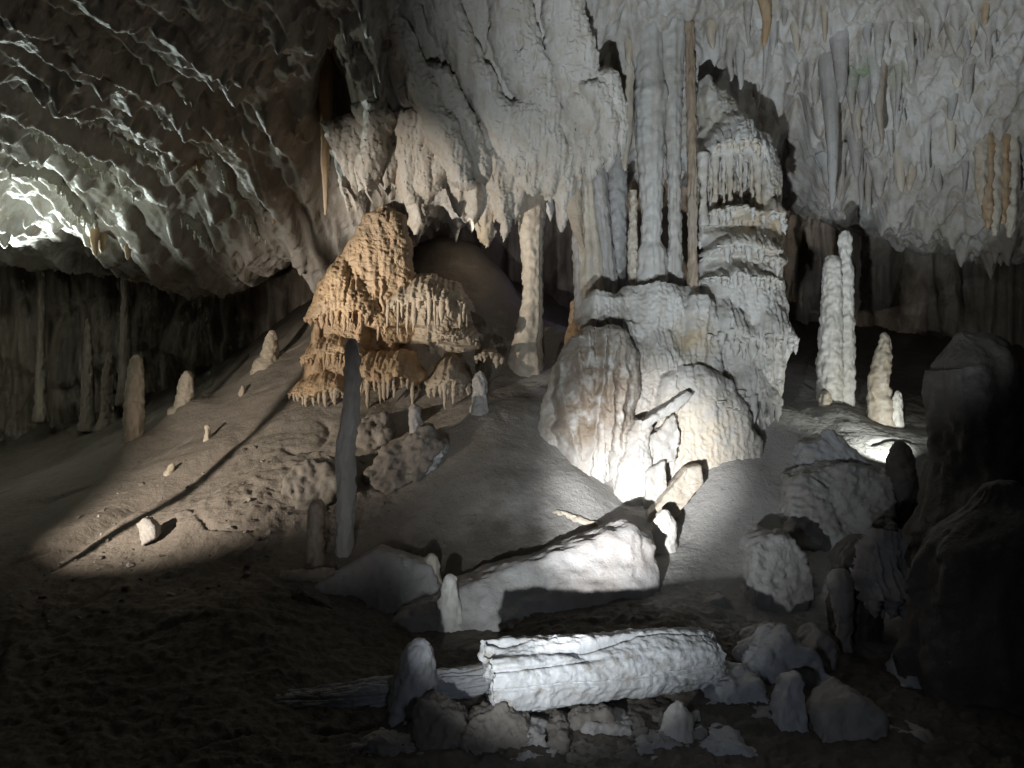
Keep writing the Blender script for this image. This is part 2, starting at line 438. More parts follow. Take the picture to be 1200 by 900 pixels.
def hull_rock(name, outline, th, mat, label=None, cat="rock", group=None, res=0.02, amp=0.02, freq=6.0, tilt=0.35, Y=None,
              shrink=0.85, soft=1, parent=None, up=0.0, fine=0.008, ridge=0.0):
    """A faceted boulder: outline (px, py[, depth]) of its face towards us, thickness th behind it."""
    if Y is None:
        lowest = max(outline, key=lambda a: a[1])
        Y = gy(lowest[0], lowest[1])
    fr = []
    zs = [P(a[0], a[1], Y)[2] for a in outline]
    z0 = min(zs)
    for a, z in zip(outline, zs):
        y = a[2] if len(a) > 2 else Y + tilt * (z - z0)
        fr.append(P(a[0], a[1], y))
    fr = np.array(fr)
    c = fr.mean(0)
    back = c + (fr - c) * shrink + [0, th, up]
    low = fr[fr[:, 2] < c[2]] * 1.0
    mid = c + (fr - c) * 1.02 + [0, th * 0.45, up * 0.6]
    allp = np.vstack([fr, back, mid])
    o0 = np.array([c[0], c[1] + th / 2, fr[:, 2].min()])
    bm = bmesh.new()
    for p in allp: bm.verts.new(p - o0)
    r = bmesh.ops.convex_hull(bm, input=bm.verts)
    bmesh.ops.delete(bm, geom=[g for g in set(r["geom_interior"] + r["geom_unused"]) if isinstance(g, bmesh.types.BMVert) and g.is_valid], context='VERTS')
    bmesh.ops.triangulate(bm, faces=bm.faces)
    for _ in range(8):
        e = [e for e in bm.edges if e.calc_length() > res * 2]
        if not e or len(bm.verts) > 30000: break
        bmesh.ops.subdivide_edges(bm, edges=e, cuts=1)
        bmesh.ops.triangulate(bm, faces=[f for f in bm.faces if len(f.verts) > 3])
    for _ in range(soft):
        bmesh.ops.smooth_vert(bm, verts=bm.verts, factor=0.5, use_axis_x=True, use_axis_y=True, use_axis_z=True)
    bm.normal_update()
    bmesh.ops.recalc_face_normals(bm, faces=bm.faces)
    bm.verts.ensure_lookup_table()
    v = np.array([q.co for q in bm.verts]); n = np.array([q.normal for q in bm.verts])
    w = v + o0
    d = amp * fbm(w[:, 0], w[:, 1], w[:, 2], freq, 4) + 0.35 * amp * fbm(w[:, 0] + 3, w[:, 1], w[:, 2] * 1.5, freq * 2.2, 3, bil=True) + fine * fbm(w[:, 0], w[:, 1], w[:, 2] * 1.6, freq * 3.5, 4) + 0.5 * fine * fbm(w[:, 0], w[:, 1], w[:, 2], 60, 2) - 1.8 * fine * np.exp(-(gn(w[:, 0] * 4, w[:, 1] * 4, w[:, 2] * 7) / .05) ** 2)
    v = v + n * d[:, None]
    for q, co in zip(bm.verts, v): q.co = co
    me = bpy.data.meshes.new(name)
    bm.to_mesh(me); bm.free()
    me.polygons.foreach_set("use_smooth", np.ones(len(me.polygons), bool))
    return put(name, me, mat, o0 if parent is None else tuple(o0 - np.array(parent.location)), parent, label, cat if parent is None else None, group)

# small icicles shared between draperies and tiers
ICI = {}
def icicle_mesh(mat, k):
    key = (mat, k)
    if key not in ICI:
        rg = random.Random(k * 13 + 5)
        n = 9
        pts = []; rad = []
        for i in range(n):
            t = i / (n - 1)
            pts.append((0.05 * rg.uniform(-1, 1) * t, 0.05 * rg.uniform(-1, 1) * t, -t))
            rad.append(max(0.008, (0.15 - 0.05 * t - 0.07 * max(0, t - .6) / .4) * (1 + 0.32 * rg.uniform(-1, 1))) * (0.5 if i == n - 1 else 1))
        v, f, tri = lathe(pts, rad, seg=9, rings=14, bump=0.35, bf=9, fine=0.0, seed=k * 2.1, tz=.7)
        me = mesh_mix("stalactite", v, f, tri)
        me.materials.append(M[mat])
        ICI[key] = me
    return ICI[key]

def icicle(parent, loc, length, width, mat, k=None):
    o = put("stalactite", icicle_mesh(mat, random.randrange(6) if k is None else k), None, loc, parent)
    o.scale = (width, width, length)
    o.rotation_euler = (random.uniform(-.06, .06), random.uniform(-.06, .06), random.uniform(0, 6.28))
    return o

# ================================================================== THE SETTING
def spaced(parts):
    out = []
    for a, b, n in parts: out.append(np.linspace(a, b, n, endpoint=False))
    return np.concatenate(out)

# ---- ground: one sheet
u = np.linspace(-1.1, 1.1, 820)
Yr = spaced([(1.0, 4.4, 30), (4.4, 11.2, 430), (11.2, 17.5, 60)])
U, Yg = np.meshgrid(u, Yr)
X = U * Yg
Zg = ground(X, Yg)
for px, py, h, r in [(590, 550, .06, .6), (690, 588, .16, .35), (760, 618, .10, .35), (855, 572, .2, .45), (905, 505, .2, .5), (985, 560, .22, .5), (155, 535, .22, .3), (214, 492, .22, .35), (312, 436, .15, .3), (985, 500, .15, .35)]:
    q = P(px, py, gy(px, py))
    Zg = Zg + h * np.exp(-((X - q[0]) ** 2 + (Yg - q[1]) ** 2) / (r * r))
PX = 600 + F * U
PYs = 450 - F * (Zg - CZ) / Yg
mound = np.exp(-(((PX - 600) / 95) ** 2 + ((Yg - 8.1) / 1.1) ** 2)) + np.exp(-(((PX - 880) / 80) ** 2 + ((Yg - 8.3) / 1.2) ** 2))
mound = np.clip(mound * 1.5, 0, 1)
rough = np.exp(-(((PX - 350) / 120) ** 2 + ((Yg - 8.0) / 1.0) ** 2)) + 0.8 * sm(7.6, 6.2, Yg) + 0.3
rough = np.clip(rough, 0.25, 1.2) * (1 - 0.75 * mound)
Zg = Zg + 0.05 * fbm(X, Yg, Zg, 1.1, 3) * (1 - .5 * mound)
Zg = Zg + rough * (0.012 * fbm(X, Yg, Zg, 4.0, 4, bil=True) + 0.020 * fbm(X, Yg, Zg, 9, 4))
Zg = Zg + 0.007 * fbm(X, Yg, Zg, 30, 2) - 0.05 * np.exp(-(gn(X * .8 + 2, Yg * .8, X * 0) / .03) ** 2) * sm(.0, .3, gn(X * 1.3, Yg * 1.3, X * 0 + 7)) * (1 - mound) + mound * 0.006 * fbm(X, Yg, Zg, 7, 3)
# shallow channel up the left slope, shaped along the shadow band
A0, A1 = P(0, 690, 6.8), P(160, 600, 8.4)
A2 = P(345, 447, 9.9)
def segd(ax, ay, bx, by):
    t = np.clip(((X - ax) * (bx - ax) + (Yg - ay) * (by - ay)) / ((bx - ax) ** 2 + (by - ay) ** 2), 0, 1)
    return np.hypot(X - ax - t * (bx - ax), Yg - ay - t * (by - ay))
dch = np.minimum(segd(A0[0] - .6, A0[1] - 1.3, A0[0], A0[1]), np.minimum(segd(*A0[:2], *A1[:2]), segd(*A1[:2], *A2[:2])))
Zg = Zg - 0.10 * np.exp(-(dch / 0.13) ** 2) * sm(10.2, 9.0, Yg)
v = np.stack([X, Yg, Zg], -1).reshape(-1, 3)
put("cave_floor", mesh_np("cave_floor", v, grid_faces(*X.shape)), "floor", kind="structure")
GZ = Zg; GU = u; GY = Yr
def gz(x, y):
    i = np.clip(np.searchsorted(GY, y), 0, len(GY) - 1); j = np.clip(np.searchsorted(GU, x / max(y, .1)), 0, len(GU) - 1)
    return float(GZ[i, j])

# ---- ceiling: one sheet with folds, knobs and short drips
u = np.linspace(-1.1, 1.1, 900)
Yr = spaced([(1.0, 6.0, 40), (6.0, 11.9, 430), (11.9, 17.5, 60)])
U, Yc = np.meshgrid(u, Yr)
X = U * Yc
Zc = ceil(X, Yc)
PXc = 600 + F * U
right = sm(640, 760, PXc); left = sm(420, 330, PXc); cen = np.clip(1 - right - left, 0, 1)
fold = fbm(X * 1.5 - 0.3 * (Yc - 9) + 3, Yc * 0.22, X * 0, 1.0, 3, bil=True)
Zc = Zc - fold * (0.20 * left + 0.24 * cen + 0.05 * right)
edge = fbm(X * 3.4 - 0.6 * (Yc - 9), Yc * 0.9, X * 0 + 4, 1.0, 3, bil=True)
Zc = Zc - edge * (0.07 * left + 0.09 * cen + 0.10 * right)
Zc = Zc - 0.09 * fbm(X, Yc, Zc, 1.6, 3)
cones = []
rg = random.Random(3)
for _ in range(1500):
    px = rg.uniform(400, 1330); Y = rg.uniform(7.6, 11.4)
    x0 = (px - 600) / F * Y
    if gn(x0 * 1.1, Y * 0.9, 3.3) < rg.uniform(-.1, .45): continue
    s_ = rg.random() ** 2.5
    cones.append((x0, Y, 0.025 + 0.07 * s_, 0.08 + 0.34 * s_ * rg.uniform(.6, 1.3)))
for _ in range(400):
    px = rg.uniform(-120, 400); Y = rg.uniform(7.5, 11)
    s_ = rg.random() ** 2
    cones.append(((px - 600) / F * Y, Y, 0.03 + 0.07 * s_, 0.05 + 0.16 * s_))
drip = np.zeros_like(Zc)
for x0, y0, r, l in cones:
    e = 2.2 * r
    i0, i1 = np.searchsorted(Yr, [y0 - e, y0 + e]); j0, j1 = np.searchsorted(u, [(x0 - e) / y0 , (x0 + e) / y0])
    if i1 <= i0 or j1 <= j0: continue
    dx = X[i0:i1, j0:j1] - x0; dy = Yc[i0:i1, j0:j1] - y0
    q = np.clip(1 - np.sqrt(dx * dx + dy * dy) / e, 0, 1)
    drip[i0:i1, j0:j1] = np.maximum(drip[i0:i1, j0:j1], l * q ** 1.7)
# long petals of stone: swell towards their lower tip and stop short there
for _ in range(520):
    px = rg.uniform(400, 1330); y0 = rg.uniform(7.8, 11.3)
    w = 0.05 + 0.16 * rg.random() ** 1.6; ls = w * rg.uniform(3, 7); l = w * rg.uniform(.5, 1.1); x0 = (px - 600) / F * y0; sl = rg.uniform(-.15, .15)
    i0, i1 = np.searchsorted(Yr, [y0 - ls, y0]); j0, j1 = np.searchsorted(u, [(x0 - 2 * w) / y0 - .02, (x0 + 2 * w) / y0 + .02])
    if i1 <= i0 or j1 <= j0: continue
    tt = (y0 - Yc[i0:i1, j0:j1]) / ls
    dx = (X[i0:i1, j0:j1] - x0 + sl * tt * ls) / (w * (0.35 + 0.9 * np.sqrt(tt)))
    drip[i0:i1, j0:j1] = np.maximum(drip[i0:i1, j0:j1], l * (1 - tt) * np.clip(1 - dx * dx, 0, 1) ** .7 * np.clip(tt / .05, 0, 1))
ed2 = fbm(X * 6.5 - 0.4 * (Yc - 9), Yc * 1.6, X * 0 + 8, 1.0, 2, bil=True) * sm(-.2, .4, fbm(X, Yc, X * 0, 0.9, 2))
Zc = Zc - drip - 0.06 * ed2 * (right + .6 * cen)
Zc = Zc + 0.035 * fbm(X, Yc, Zc, 5.5, 3) + 0.014 * fbm(X, Yc, Zc * .6, 17, 3)
# dark pockets above the draperies; those right of the tower stand in for cast shadows
for px, py, w, h, dep in [(390, 100, 20, 80, .8), (932, 155, 24, 45, .7), (1005, 205, 20, 45, .6), (800, 70, 18, 40, .4)]:
    Y0 = cy(px, py); Y1 = cy(px, py - h); Y2 = cy(px, py + h)
    Zc = Zc + dep * np.exp(-((PXc - px) / w) ** 2 - ((Yc - Y0) / max(0.25, (Y2 - Y1) / 2)) ** 2)
v = np.stack([X, Yc, Zc], -1).reshape(-1, 3)
put("cave_ceiling", mesh_np("cave_ceiling", v, grid_faces(*X.shape, flip=True)), "ceil", kind="structure")
def cz(x, y):
    i = np.clip(np.searchsorted(Yr, y), 0, len(Yr) - 1); j = np.clip(np.searchsorted(u, x / y), 0, len(u) - 1)
    return float(Zc[i, j])

# ---- walls of the chamber behind everything
poly = np.array([(-8, 1.0), (-10.5, 5), (-11, 9), (-9.8, 12.6), (-7, 13.7), (-3.6, 14.0), (-1.2, 14.0), (1.0, 13.9), (3, 13.6), (5, 14.0), (8, 13.2), (11, 10), (11, 5), (8, 1.0)])
dl = np.r_[0, np.cumsum(np.linalg.norm(np.diff(poly, axis=0), axis=1))]
s = np.linspace(0, dl[-1], 900)
wx = np.interp(s, dl, poly[:, 0]); wy = np.interp(s, dl, poly[:, 1])
for _ in range(60):
    wx[1:-1] = (wx[:-2] + wx[2:]) / 2; wy[1:-1] = (wy[:-2] + wy[2:]) / 2
tx, ty = np.gradient(wx), np.gradient(wy); ln = np.hypot(tx, ty); nx, ny = ty / ln, -tx / ln
zz = np.linspace(-0.5, 8.0, 130)
SS, ZZ = np.meshgrid(s, zz)
d = 0.45 * fbm(SS, ZZ, SS * 0, 0.45, 3) + 0.22 * fbm(SS * 2.2, ZZ * 0.35, SS * 0 + 2, 1, 3, bil=True) + 0.08 * fbm(SS * 7, ZZ * 0.8, SS * 0 + 6, 1, 3, bil=True)
d = d - 0.10 * np.abs(((ZZ + 0.6 * gn(SS * .7, ZZ * 0, SS * 0)) * 0.8) % 1.0)
v = np.stack([wx[None] + nx[None] * d, wy[None] + ny[None] * d, ZZ], -1).reshape(-1, 3)
put("cave_wall", mesh_np("cave_wall", v, grid_faces(*SS.shape, flip=True)), "wall", kind="structure")

# ================================================================== CENTRE: COLUMNS AND FLOWSTONE
def pillar(name, prof, Y, label, cat, mat, **kw):
    """A column from ceiling to floor: profile from top to bottom in photo pixels."""
    pts, rad = pix_axis(prof, Y)
    kw.setdefault("seg", 44); kw.setdefault("rings", 150)
    pts = pts[::-1]; rad = rad[::-1]
    pts = np.vstack([pts[0] - [0, 0, 0.2], pts, pts[-1] + [0, 0, 0.35]]); rad = np.r_[rad[0] * 1.1, rad, rad[-1] * 1.15]
    return lathe_obj(name, pts, rad, mat, label=label, cat=cat, **kw)

pillar("limestone_column", [(752, -10, 26), (757, 20, 17), (760, 60, 15), (762, 103, 16), (763, 106, 19), (761, 130, 17), (763, 190, 14), (764, 250, 11), (763, 287, 11), (763, 291, 15), (764, 310, 16), (765, 345, 19)], 9.4,
       "tall pale grey column, thickest of the central group, with a joint near its top", "column", "pale", bump=.06, flute=0.07, nfl=10)
pillar("limestone_column", [(784, 20, 22), (786, 70, 14), (787, 130, 11), (790, 200, 7), (791, 290, 7), (789, 300, 9), (788, 345, 12)], 9.5,
       "slim pale grey column close right of the thickest column", "column", "pale", bump=.07, flute=0.10, nfl=8)
pillar("limestone_column", [(806, -30, 5), (809, 60, 5), (811, 180, 5), (812, 300, 5), (812, 410, 8)], 9.25,
       "thin straight olive brown column left of the tiered flowstone", "column", "brown", flute=0.08, ring=0.02)
pillar("limestone_column", [(722, 120, 14), (722, 200, 12), (721, 300, 13), (719, 350, 14), (716, 390, 18)], 9.95,
       "dark ringed column standing in shade behind the pinkish drapery", "column", "grey", ring=0.05, nring=34)
pillar("limestone_column", [(742, 258, 4), (741, 290, 6), (745, 320, 7), (748, 350, 9)], 9.5,
       "short knobbly cream column left of the thickest column", "column", "cream", ring=0.08, nring=7, bump=.2)
pillar("limestone_column", [(618, 165, 34), (622, 195, 26), (623, 215, 20), (622, 250, 15), (624, 310, 11), (624, 355, 11), (622, 372, 13), (621, 385, 14), (618, 400, 15), (616, 425, 20)], 10.25,
       "free standing cream column with flared top right of the ochre cone", "column", "cream", ring=0.03, nring=9, flute=0.10, nfl=12)
t = empty("stone_drapery", P(692, 385, 9.7), "pinkish grey fluted drapery column hanging from ceiling to floor", "drapery")
for prof, mat in [([(664, 385, 0), (664, 385, 0)], None), ([(682, 165, 11), (688, 230, 12), (692, 300, 16), (697, 385, 17)], "cream"),
                  ([(698, 150, 8), (702, 220, 9), (708, 290, 10), (714, 385, 12)], "grey"), ([(676, 180, 8), (680, 240, 9), (684, 300, 11), (686, 380, 11)], "grey")]:
    if mat is None: continue
    pts, rad = pix_axis(prof[::-1], 9.7)
    pts = np.vstack([pts, pts[-1] + [0, 0, 1.3]]) - np.array(t.location); rad = np.r_[rad, rad[-1] * 1.2]
    lathe_obj("fold", pts, rad, mat, parent=t, seg=40, rings=110, flute=0.16, nfl=14, bump=0.12)
pts, rad = pix_axis([(683, 292, 1.5), (677, 270, 5), (672, 235, 9), (671, 205, 8), (676, 170, 6), (680, 110, 4)], 9.55)
lathe_obj("fold", pts - np.array(t.location), rad, "tan", parent=t, seg=30, rings=60, flute=0.15, flat=0.6)


# ------------------------------------------------------------------ fused flowstone: a sheet of stone facing the chamber, swelling out of the wall behind
def zpx(py, Y): return CZ + (450 - py) / F * Y

class Relief:
    def __init__(s, x0, x1, y0, y1, Y, step=1.15, Ytop=None):
        s.Y = Y; s.Yt = Y if Ytop is None else Ytop; s.y0 = y0; s.y1 = y1
        s.px = np.arange(x0, x1, step); s.py = np.arange(y0, y1, step)
        s.A, s.B = np.meshgrid(s.px, s.py)
        s.H = np.full(s.A.shape, -9.0); s.ID = np.full(s.A.shape, -1)
        # wander so that no outline is a clean curve
        s.wa = s.A + 5 * fbm(s.A / 34, s.B / 34, s.A * 0 + x0, 1, 3) + 1.6 * fbm(s.A / 9, s.B / 13, s.A * 0, 1, 2)
        s.wb = s.B + 4 * fbm(s.A / 30, s.B / 40, s.A * 0 + y0 + 9.5, 1, 3)
    def add(s, h, ok, i, k=0.05):
        h = np.where(ok, h, -9.0)
        e = np.clip(0.5 + 0.5 * (h - s.H) / k, 0, 1)
        new = s.H * (1 - e) + h * e + k * e * (1 - e)
        s.ID = np.where(h > s.H, i, s.ID)
        s.H = np.where((h > -8) & (s.H > -8), new, np.maximum(h, s.H))
    def col(s, prof, i, b=0.0, d=0.4, k=0.05, flute=0.03, fx=6.0, pw=0.5, top=0.0):
        p = np.array(prof, float)
        yy = s.wb
        cx = np.interp(yy, p[:, 0], p[:, 1]); r = np.interp(yy, p[:, 0], p[:, 2])
        t = (s.wa - cx) / np.maximum(r, 0.3)
        ok = (np.abs(t) < 1) & (yy >= p[0, 0]) & (yy <= p[-1, 0])
        h = b + d * np.power(np.clip(1 - t * t, 0, 1), pw) * np.clip(r / p[:, 2].max(), 0.15, 1) ** 0.5
        if top: h = h - top * sm(p[0, 0] + 45, p[0, 0], yy) ** 2
        if flute:
            edge = np.clip(1 - np.abs(t), 0, 1) ** 0.5
            h = h + flute * fbm(s.wa / (fx * 2.6) + i * 7.7, s.B / (fx * 22), s.A * 0 + i, 1, 1, bil=True) * edge
            c = gn(s.wa / (fx * 2.2) + i * 3.1, s.B / (fx * 30), s.A * 0 + 4.4)
            h = h - 0.06 * np.exp(-(c / 0.045) ** 2) * sm(.08, .36, gn(s.A / 40, s.B / 40, s.A * 0 + i)) * edge
            g = gn(s.A / 60, s.wb / 13, s.A * 0 + i * 2.0)
            h = h - 0.02 * np.exp(-(g / 0.05) ** 2) * sm(.22, .45, gn(s.A / 50, s.B / 50, s.A * 0 + i + 9)) * edge
        s.add(h, ok, i, k)
    def shelf(s, cx, w, rim, height, prot, i, b=0.0, d=0.4, ragged=4.0):
        """An overhanging lip: swells outwards downwards, ends abruptly at the rim."""
        t = (s.wa - cx) / w
        q0 = np.clip((rim - s.B) / height, 0, 1)
        t = t / (1 - 0.45 * q0)
        rm = rim + ragged * fbm(s.A / 9 + cx, s.A * 0, s.A * 0 + rim, 1, 3) + ragged * 1.6 * gn(s.A / 26 + cx, s.A * 0, s.A * 0 + rim) + 6 * t * t
        q = (rm - s.B) / height
        ok = (np.abs(t) < 1) & (q > 0) & (q < 1)
        e = np.sqrt(np.clip(1 - t * t, 0, 1))
        h = b + d * e - 0.28 * q * q + prot * np.sqrt(np.clip(1 - q * q, 0, 1)) * e ** 0.5 + 0.03 * fbm(s.A / 6, s.B / 30, s.A * 0 + rim, 1, 2, bil=True)
        s.add(h, ok, i, 0.02)
        return rm
    def cut(s, x0, x1, y0, y1, dep):
        m = sm(x0 - 4, x0 + 4, s.wa) * sm(x1 + 4, x1 - 4, s.wa) * sm(y0 - 2, y0 + 2, s.wb) * sm(y1 + 8, y1 - 8, s.wb)
        s.H = np.where(s.H > -8, s.H - dep * m, s.H)
    def tidy(s, good):
        """Each part one connected patch: stray islands go to the part around them."""
        nr, nc = good.shape
        for _ in range(2):
            lab = np.full(good.shape, -1); comps = []
            gl = good & (s.ID >= 0)
            idl = s.ID.tolist(); gll = gl.tolist(); seen = [[False] * nc for _ in range(nr)]
            for a in range(nr):
                for b in range(nc):
                    if seen[a][b] or not gll[a][b]: continue
                    k = idl[a][b]; st = [(a, b)]; seen[a][b] = True; cells = []; nb = {}
                    while st:
                        c, d = st.pop(); cells.append((c, d))
                        for e, f in ((c + 1, d), (c - 1, d), (c, d + 1), (c, d - 1)):
                            if 0 <= e < nr and 0 <= f < nc and gll[e][f]:
                                if idl[e][f] == k:
                                    if not seen[e][f]: seen[e][f] = True; st.append((e, f))
                                else: nb[idl[e][f]] = nb.get(idl[e][f], 0) + 1
                    comps.append((k, cells, nb))
            big = {}
            for k, cells, nb in comps: big[k] = max(big.get(k, 0), len(cells))
            for k, cells, nb in comps:
                if len(cells) < big[k]:
                    r, c = np.array(cells).T
                    if nb: s.ID[r, c] = max(nb, key=nb.get)
                    else: s.H[r, c] = -9.0; good[r, c] = False
    def at(s, px, py):
        i = int(np.clip(np.searchsorted(s.py, py), 0, len(s.py) - 1)); j = int(np.clip(np.searchsorted(s.px, px), 0, len(s.px) - 1))
        return s.H[i, j]
    def build(s, parent, parts, amp=0.02, fr=6.0, fine=0.010, cauli=0.0, streak=0.010):
        Yb = s.Yt + (s.Y - s.Yt) * (s.B - s.y0) / (s.y1 - s.y0)
        x = (s.A - 600) / F * Yb; z = CZ + (450 - s.B) / F * Yb; y = Yb - s.H
        good = s.H > -8
        n = amp * fbm(x, y * .5, z * .5, fr, 3) + fine * fbm(x, y, z, 24, 3) + streak * fbm(x * 17, y * 2, z * 2.6, 1, 2, bil=True)
        if cauli: n = n + cauli * fbm(x, y * .6, z * 1.5, 22, 2)
        y = y - n
        x = x + 0.5 * n; z = z + 0.6 * n
        V = np.stack([x, y, z], -1).reshape(-1, 3) - np.array(parent.location)
        q = grid_faces(*s.A.shape, flip=False)
        s.tidy(good); gq = good.ravel()[q].all(1); fid = s.ID.ravel()[q[:, 0]]
        for i, (nm, mat) in parts.items():
            f = q[gq & (fid == i)]
            if not len(f): continue
            uq, inv = np.unique(f, return_inverse=True)
            put(nm, mesh_np(nm, V[uq], inv.reshape(-1, 4)), mat, (0, 0, 0), parent)
    def fringe(s, parent, x0, x1, y, lmin, lmax, space, mat, wid=0.34, d=0.03):
        px = x0
        while px < x1:
            j = int(np.clip(np.searchsorted(s.px, px), 0, len(s.px) - 1))
            i0, i1 = np.searchsorted(s.py, [y - 14, y + 14])
            colh = s.H[i0:i1, j]
            if len(colh) > 3 and colh.max() > -8:
                i = i0 + int(np.argmin(np.diff(colh))) ; h = s.H[max(0, i - 1), j]
                if h > -8:
                    p = np.array([(px - 600) / F * s.Y, s.Y - h + random.uniform(.015, .06), CZ + (450 - s.py[i]) / F * s.Y + 0.03])
                    env = 0.55 + 0.45 * math.sin(math.pi * (px - x0 + 3) / (x1 - x0 + 6))
                    icicle(parent, tuple(p - np.array(parent.location)), random.uniform(lmin, lmax) * env * random.choice((.45, .8, 1, 1, 1.15)) + .03, wid * random.uniform(.5, 1.2), mat)
            px += space * random.uniform(.6, 1.4)

# ---- the central massif: tower, base, dome, bell and pillar grown into one another
R = Relief(520, 945, 80, 660, 9.3)
R.col([(90, 828, 8), (120, 838, 20), (140, 848, 32), (170, 862, 44), (200, 868, 48), (260, 869, 49), (300, 869, 50), (335, 870, 50), (345, 872, 52), (400, 873, 54), (470, 868, 50), (530, 862, 44)], 0, -.1, .42, flute=.05, fx=5)
R.col([(335, 772, 40), (350, 772, 60), (380, 770, 76), (430, 768, 84), (480, 765, 84), (560, 765, 80), (640, 765, 80)], 1, -.05, .40, flute=.05, fx=9)
R.col([(350, 812, 10), (370, 812, 22), (430, 815, 24), (470, 818, 20)], 1, .3, .16, flute=.03)
R.col([(344, 705, 14), (352, 706, 24), (380, 706, 27), (400, 704, 27)], 2, .1, .22, flute=.04, fx=5)
R.col([(386, 698, 14), (396, 698, 32), (412, 697, 44), (450, 695, 48), (500, 690, 46), (545, 687, 30), (575, 686, 16), (600, 686, 10)], 3, .42, .40, flute=.08, fx=6, k=.02)
R.col([(420, 660, 6), (440, 656, 16), (500, 652, 26), (560, 655, 30), (620, 655, 34)], 4, .30, .22, flute=.03, k=.03)
R.col([(380, 735, 10), (420, 738, 24), (480, 735, 34), (540, 724, 40), (640, 712, 66)], 4, .26, .24, flute=.04, fx=8, k=.12)
R.col([(430, 800, 18), (445, 804, 40), (475, 810, 52), (520, 814, 60), (570, 816, 66), (610, 818, 80), (660, 822, 110)], 5, .46, .32, flute=.04, fx=12, k=.015)
R.col([(480, 840, 10), (500, 846, 22), (560, 852, 34), (620, 860, 50), (660, 864, 70)], 5, .50, .18, flute=.02, k=.1)
R.col([(486, 738, 5), (500, 737, 12), (535, 734, 18), (570, 730, 25), (600, 727, 34), (640, 722, 50), (660, 720, 70)], 6, .78, .22, flute=.03, fx=9, k=.06)
for cx, w, rim, h, pr in [(854, 40, 184, 50, .16), (858, 42, 254, 14, .12), (896, 22, 262, 24, .10), (864, 48, 298, 26, .13), (892, 26, 310, 30, .12), (862, 46, 330, 20, .12), (846, 28, 396, 50, .12), (895, 34, 396, 46, .10), (868, 55, 402, 30, .04), (868, 46, 470, 60, .08)]:
    R.shelf(cx, w, rim, h, pr, 0, -.05, .42, 5)
R.shelf(772, 66, 436, 60, .06, 1, .1, .38, 5)
R.cut(822, 884, 188, 248, .26); R.cut(826, 912, 262, 276, .14); R.cut(826, 912, 303, 312, .14)
R.cut(750, 754, 500, 640, .3)
t = empty("flowstone_massif", P(770, 640, 9.3), "towering pale flowstone massif in the centre with tiers, dome and ribbed bell", "flowstone")
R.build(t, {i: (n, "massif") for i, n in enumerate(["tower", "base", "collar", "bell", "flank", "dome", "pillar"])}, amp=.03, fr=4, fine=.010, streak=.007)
o = np.array(t.location)
R.fringe(t, 824, 906, 184, .08, .2, 9, "cream"); R.fringe(t, 822, 914, 256, .04, .2, 8, "pale", .26); R.fringe(t, 822, 914, 298, .05, .26, 8, "pale", .26)
R.fringe(t, 822, 914, 330, .04, .2, 8, "pale", .26); R.fringe(t, 820, 925, 398, .1, .3, 8, "pale", .36); R.fringe(t, 826, 905, 470, .1, .3, 9, "pale", .4)
for px, r in [(824, 5.5), (833, 3), (838, 4), (848, 2), (855, 3.5), (868, 2), (881, 3), (888, 5)]:
    yy = 9.3 - R.at(px, 186) + .07
    pts, rad = pix_axis([(px, 264, r * 1.1), (px + .5, 225, r * 0.8), (px, 180, r * 1.2)], yy)
    lathe_obj("slender_column", pts - o, rad * np.array([1, random.uniform(.5, 1.2), 1.2]), "massif", parent=t, seg=14, rings=40, bump=0.3, bf=9)
# ---- blocks and leaning slabs round the bright dome
hull_rock("limestone_block", [(757, 516), (790, 488), (797, 500), (793, 540), (760, 546)], 0.4, "pale", "angular white block under a dark diagonal crack beside the bright pillar", Y=8.5, amp=.03, tilt=0.1)
hull_rock("limestone_slab", [(750, 505), (752, 497), (806, 458), (812, 462), (800, 478)], 0.4, "pale", "thin slanting slab edge over the angular white block", "slab", Y=8.42, amp=.02, tilt=0.1, res=.025)
hull_rock("limestone_block", [(757, 552), (780, 540), (783, 585), (770, 600), (756, 598)], 0.4, "pale", "small square white block wedged beside the bright pillar foot", Y=8.3, amp=.012, tilt=0.15)
hull_rock("limestone_slab", [(752, 640), (758, 608), (806, 548), (822, 546), (824, 566), (796, 600), (780, 622)], 0.35, "cream", "cream slab leaning diagonally below the bright dome", "slab", Y=8.0, amp=.012, tilt=0.3)
hull_rock("limestone_slab", [(822, 585), (842, 552), (852, 552), (848, 566), (828, 594)], 0.25, "grey", "narrow grey slab lying on the slope right of the bright dome", "slab", Y=8.35, amp=.01)
standing("stalagmite_stump", [(776, 655, 17), (777, 632, 16), (778, 614, 14), (778, 603, 9)], "rounded white stump in front of the leaning cream slab", "stalagmite", "white", Y=7.75, seg=40, rings=60, bump=.06)
hull_rock("limestone_slab", [(640, 602), (655, 598), (700, 612), (704, 622), (690, 630), (664, 616)], 0.3, "cream", "thin cream wedge of stone lying on the mound edge", "slab", Y=7.75, amp=.01, res=.02)

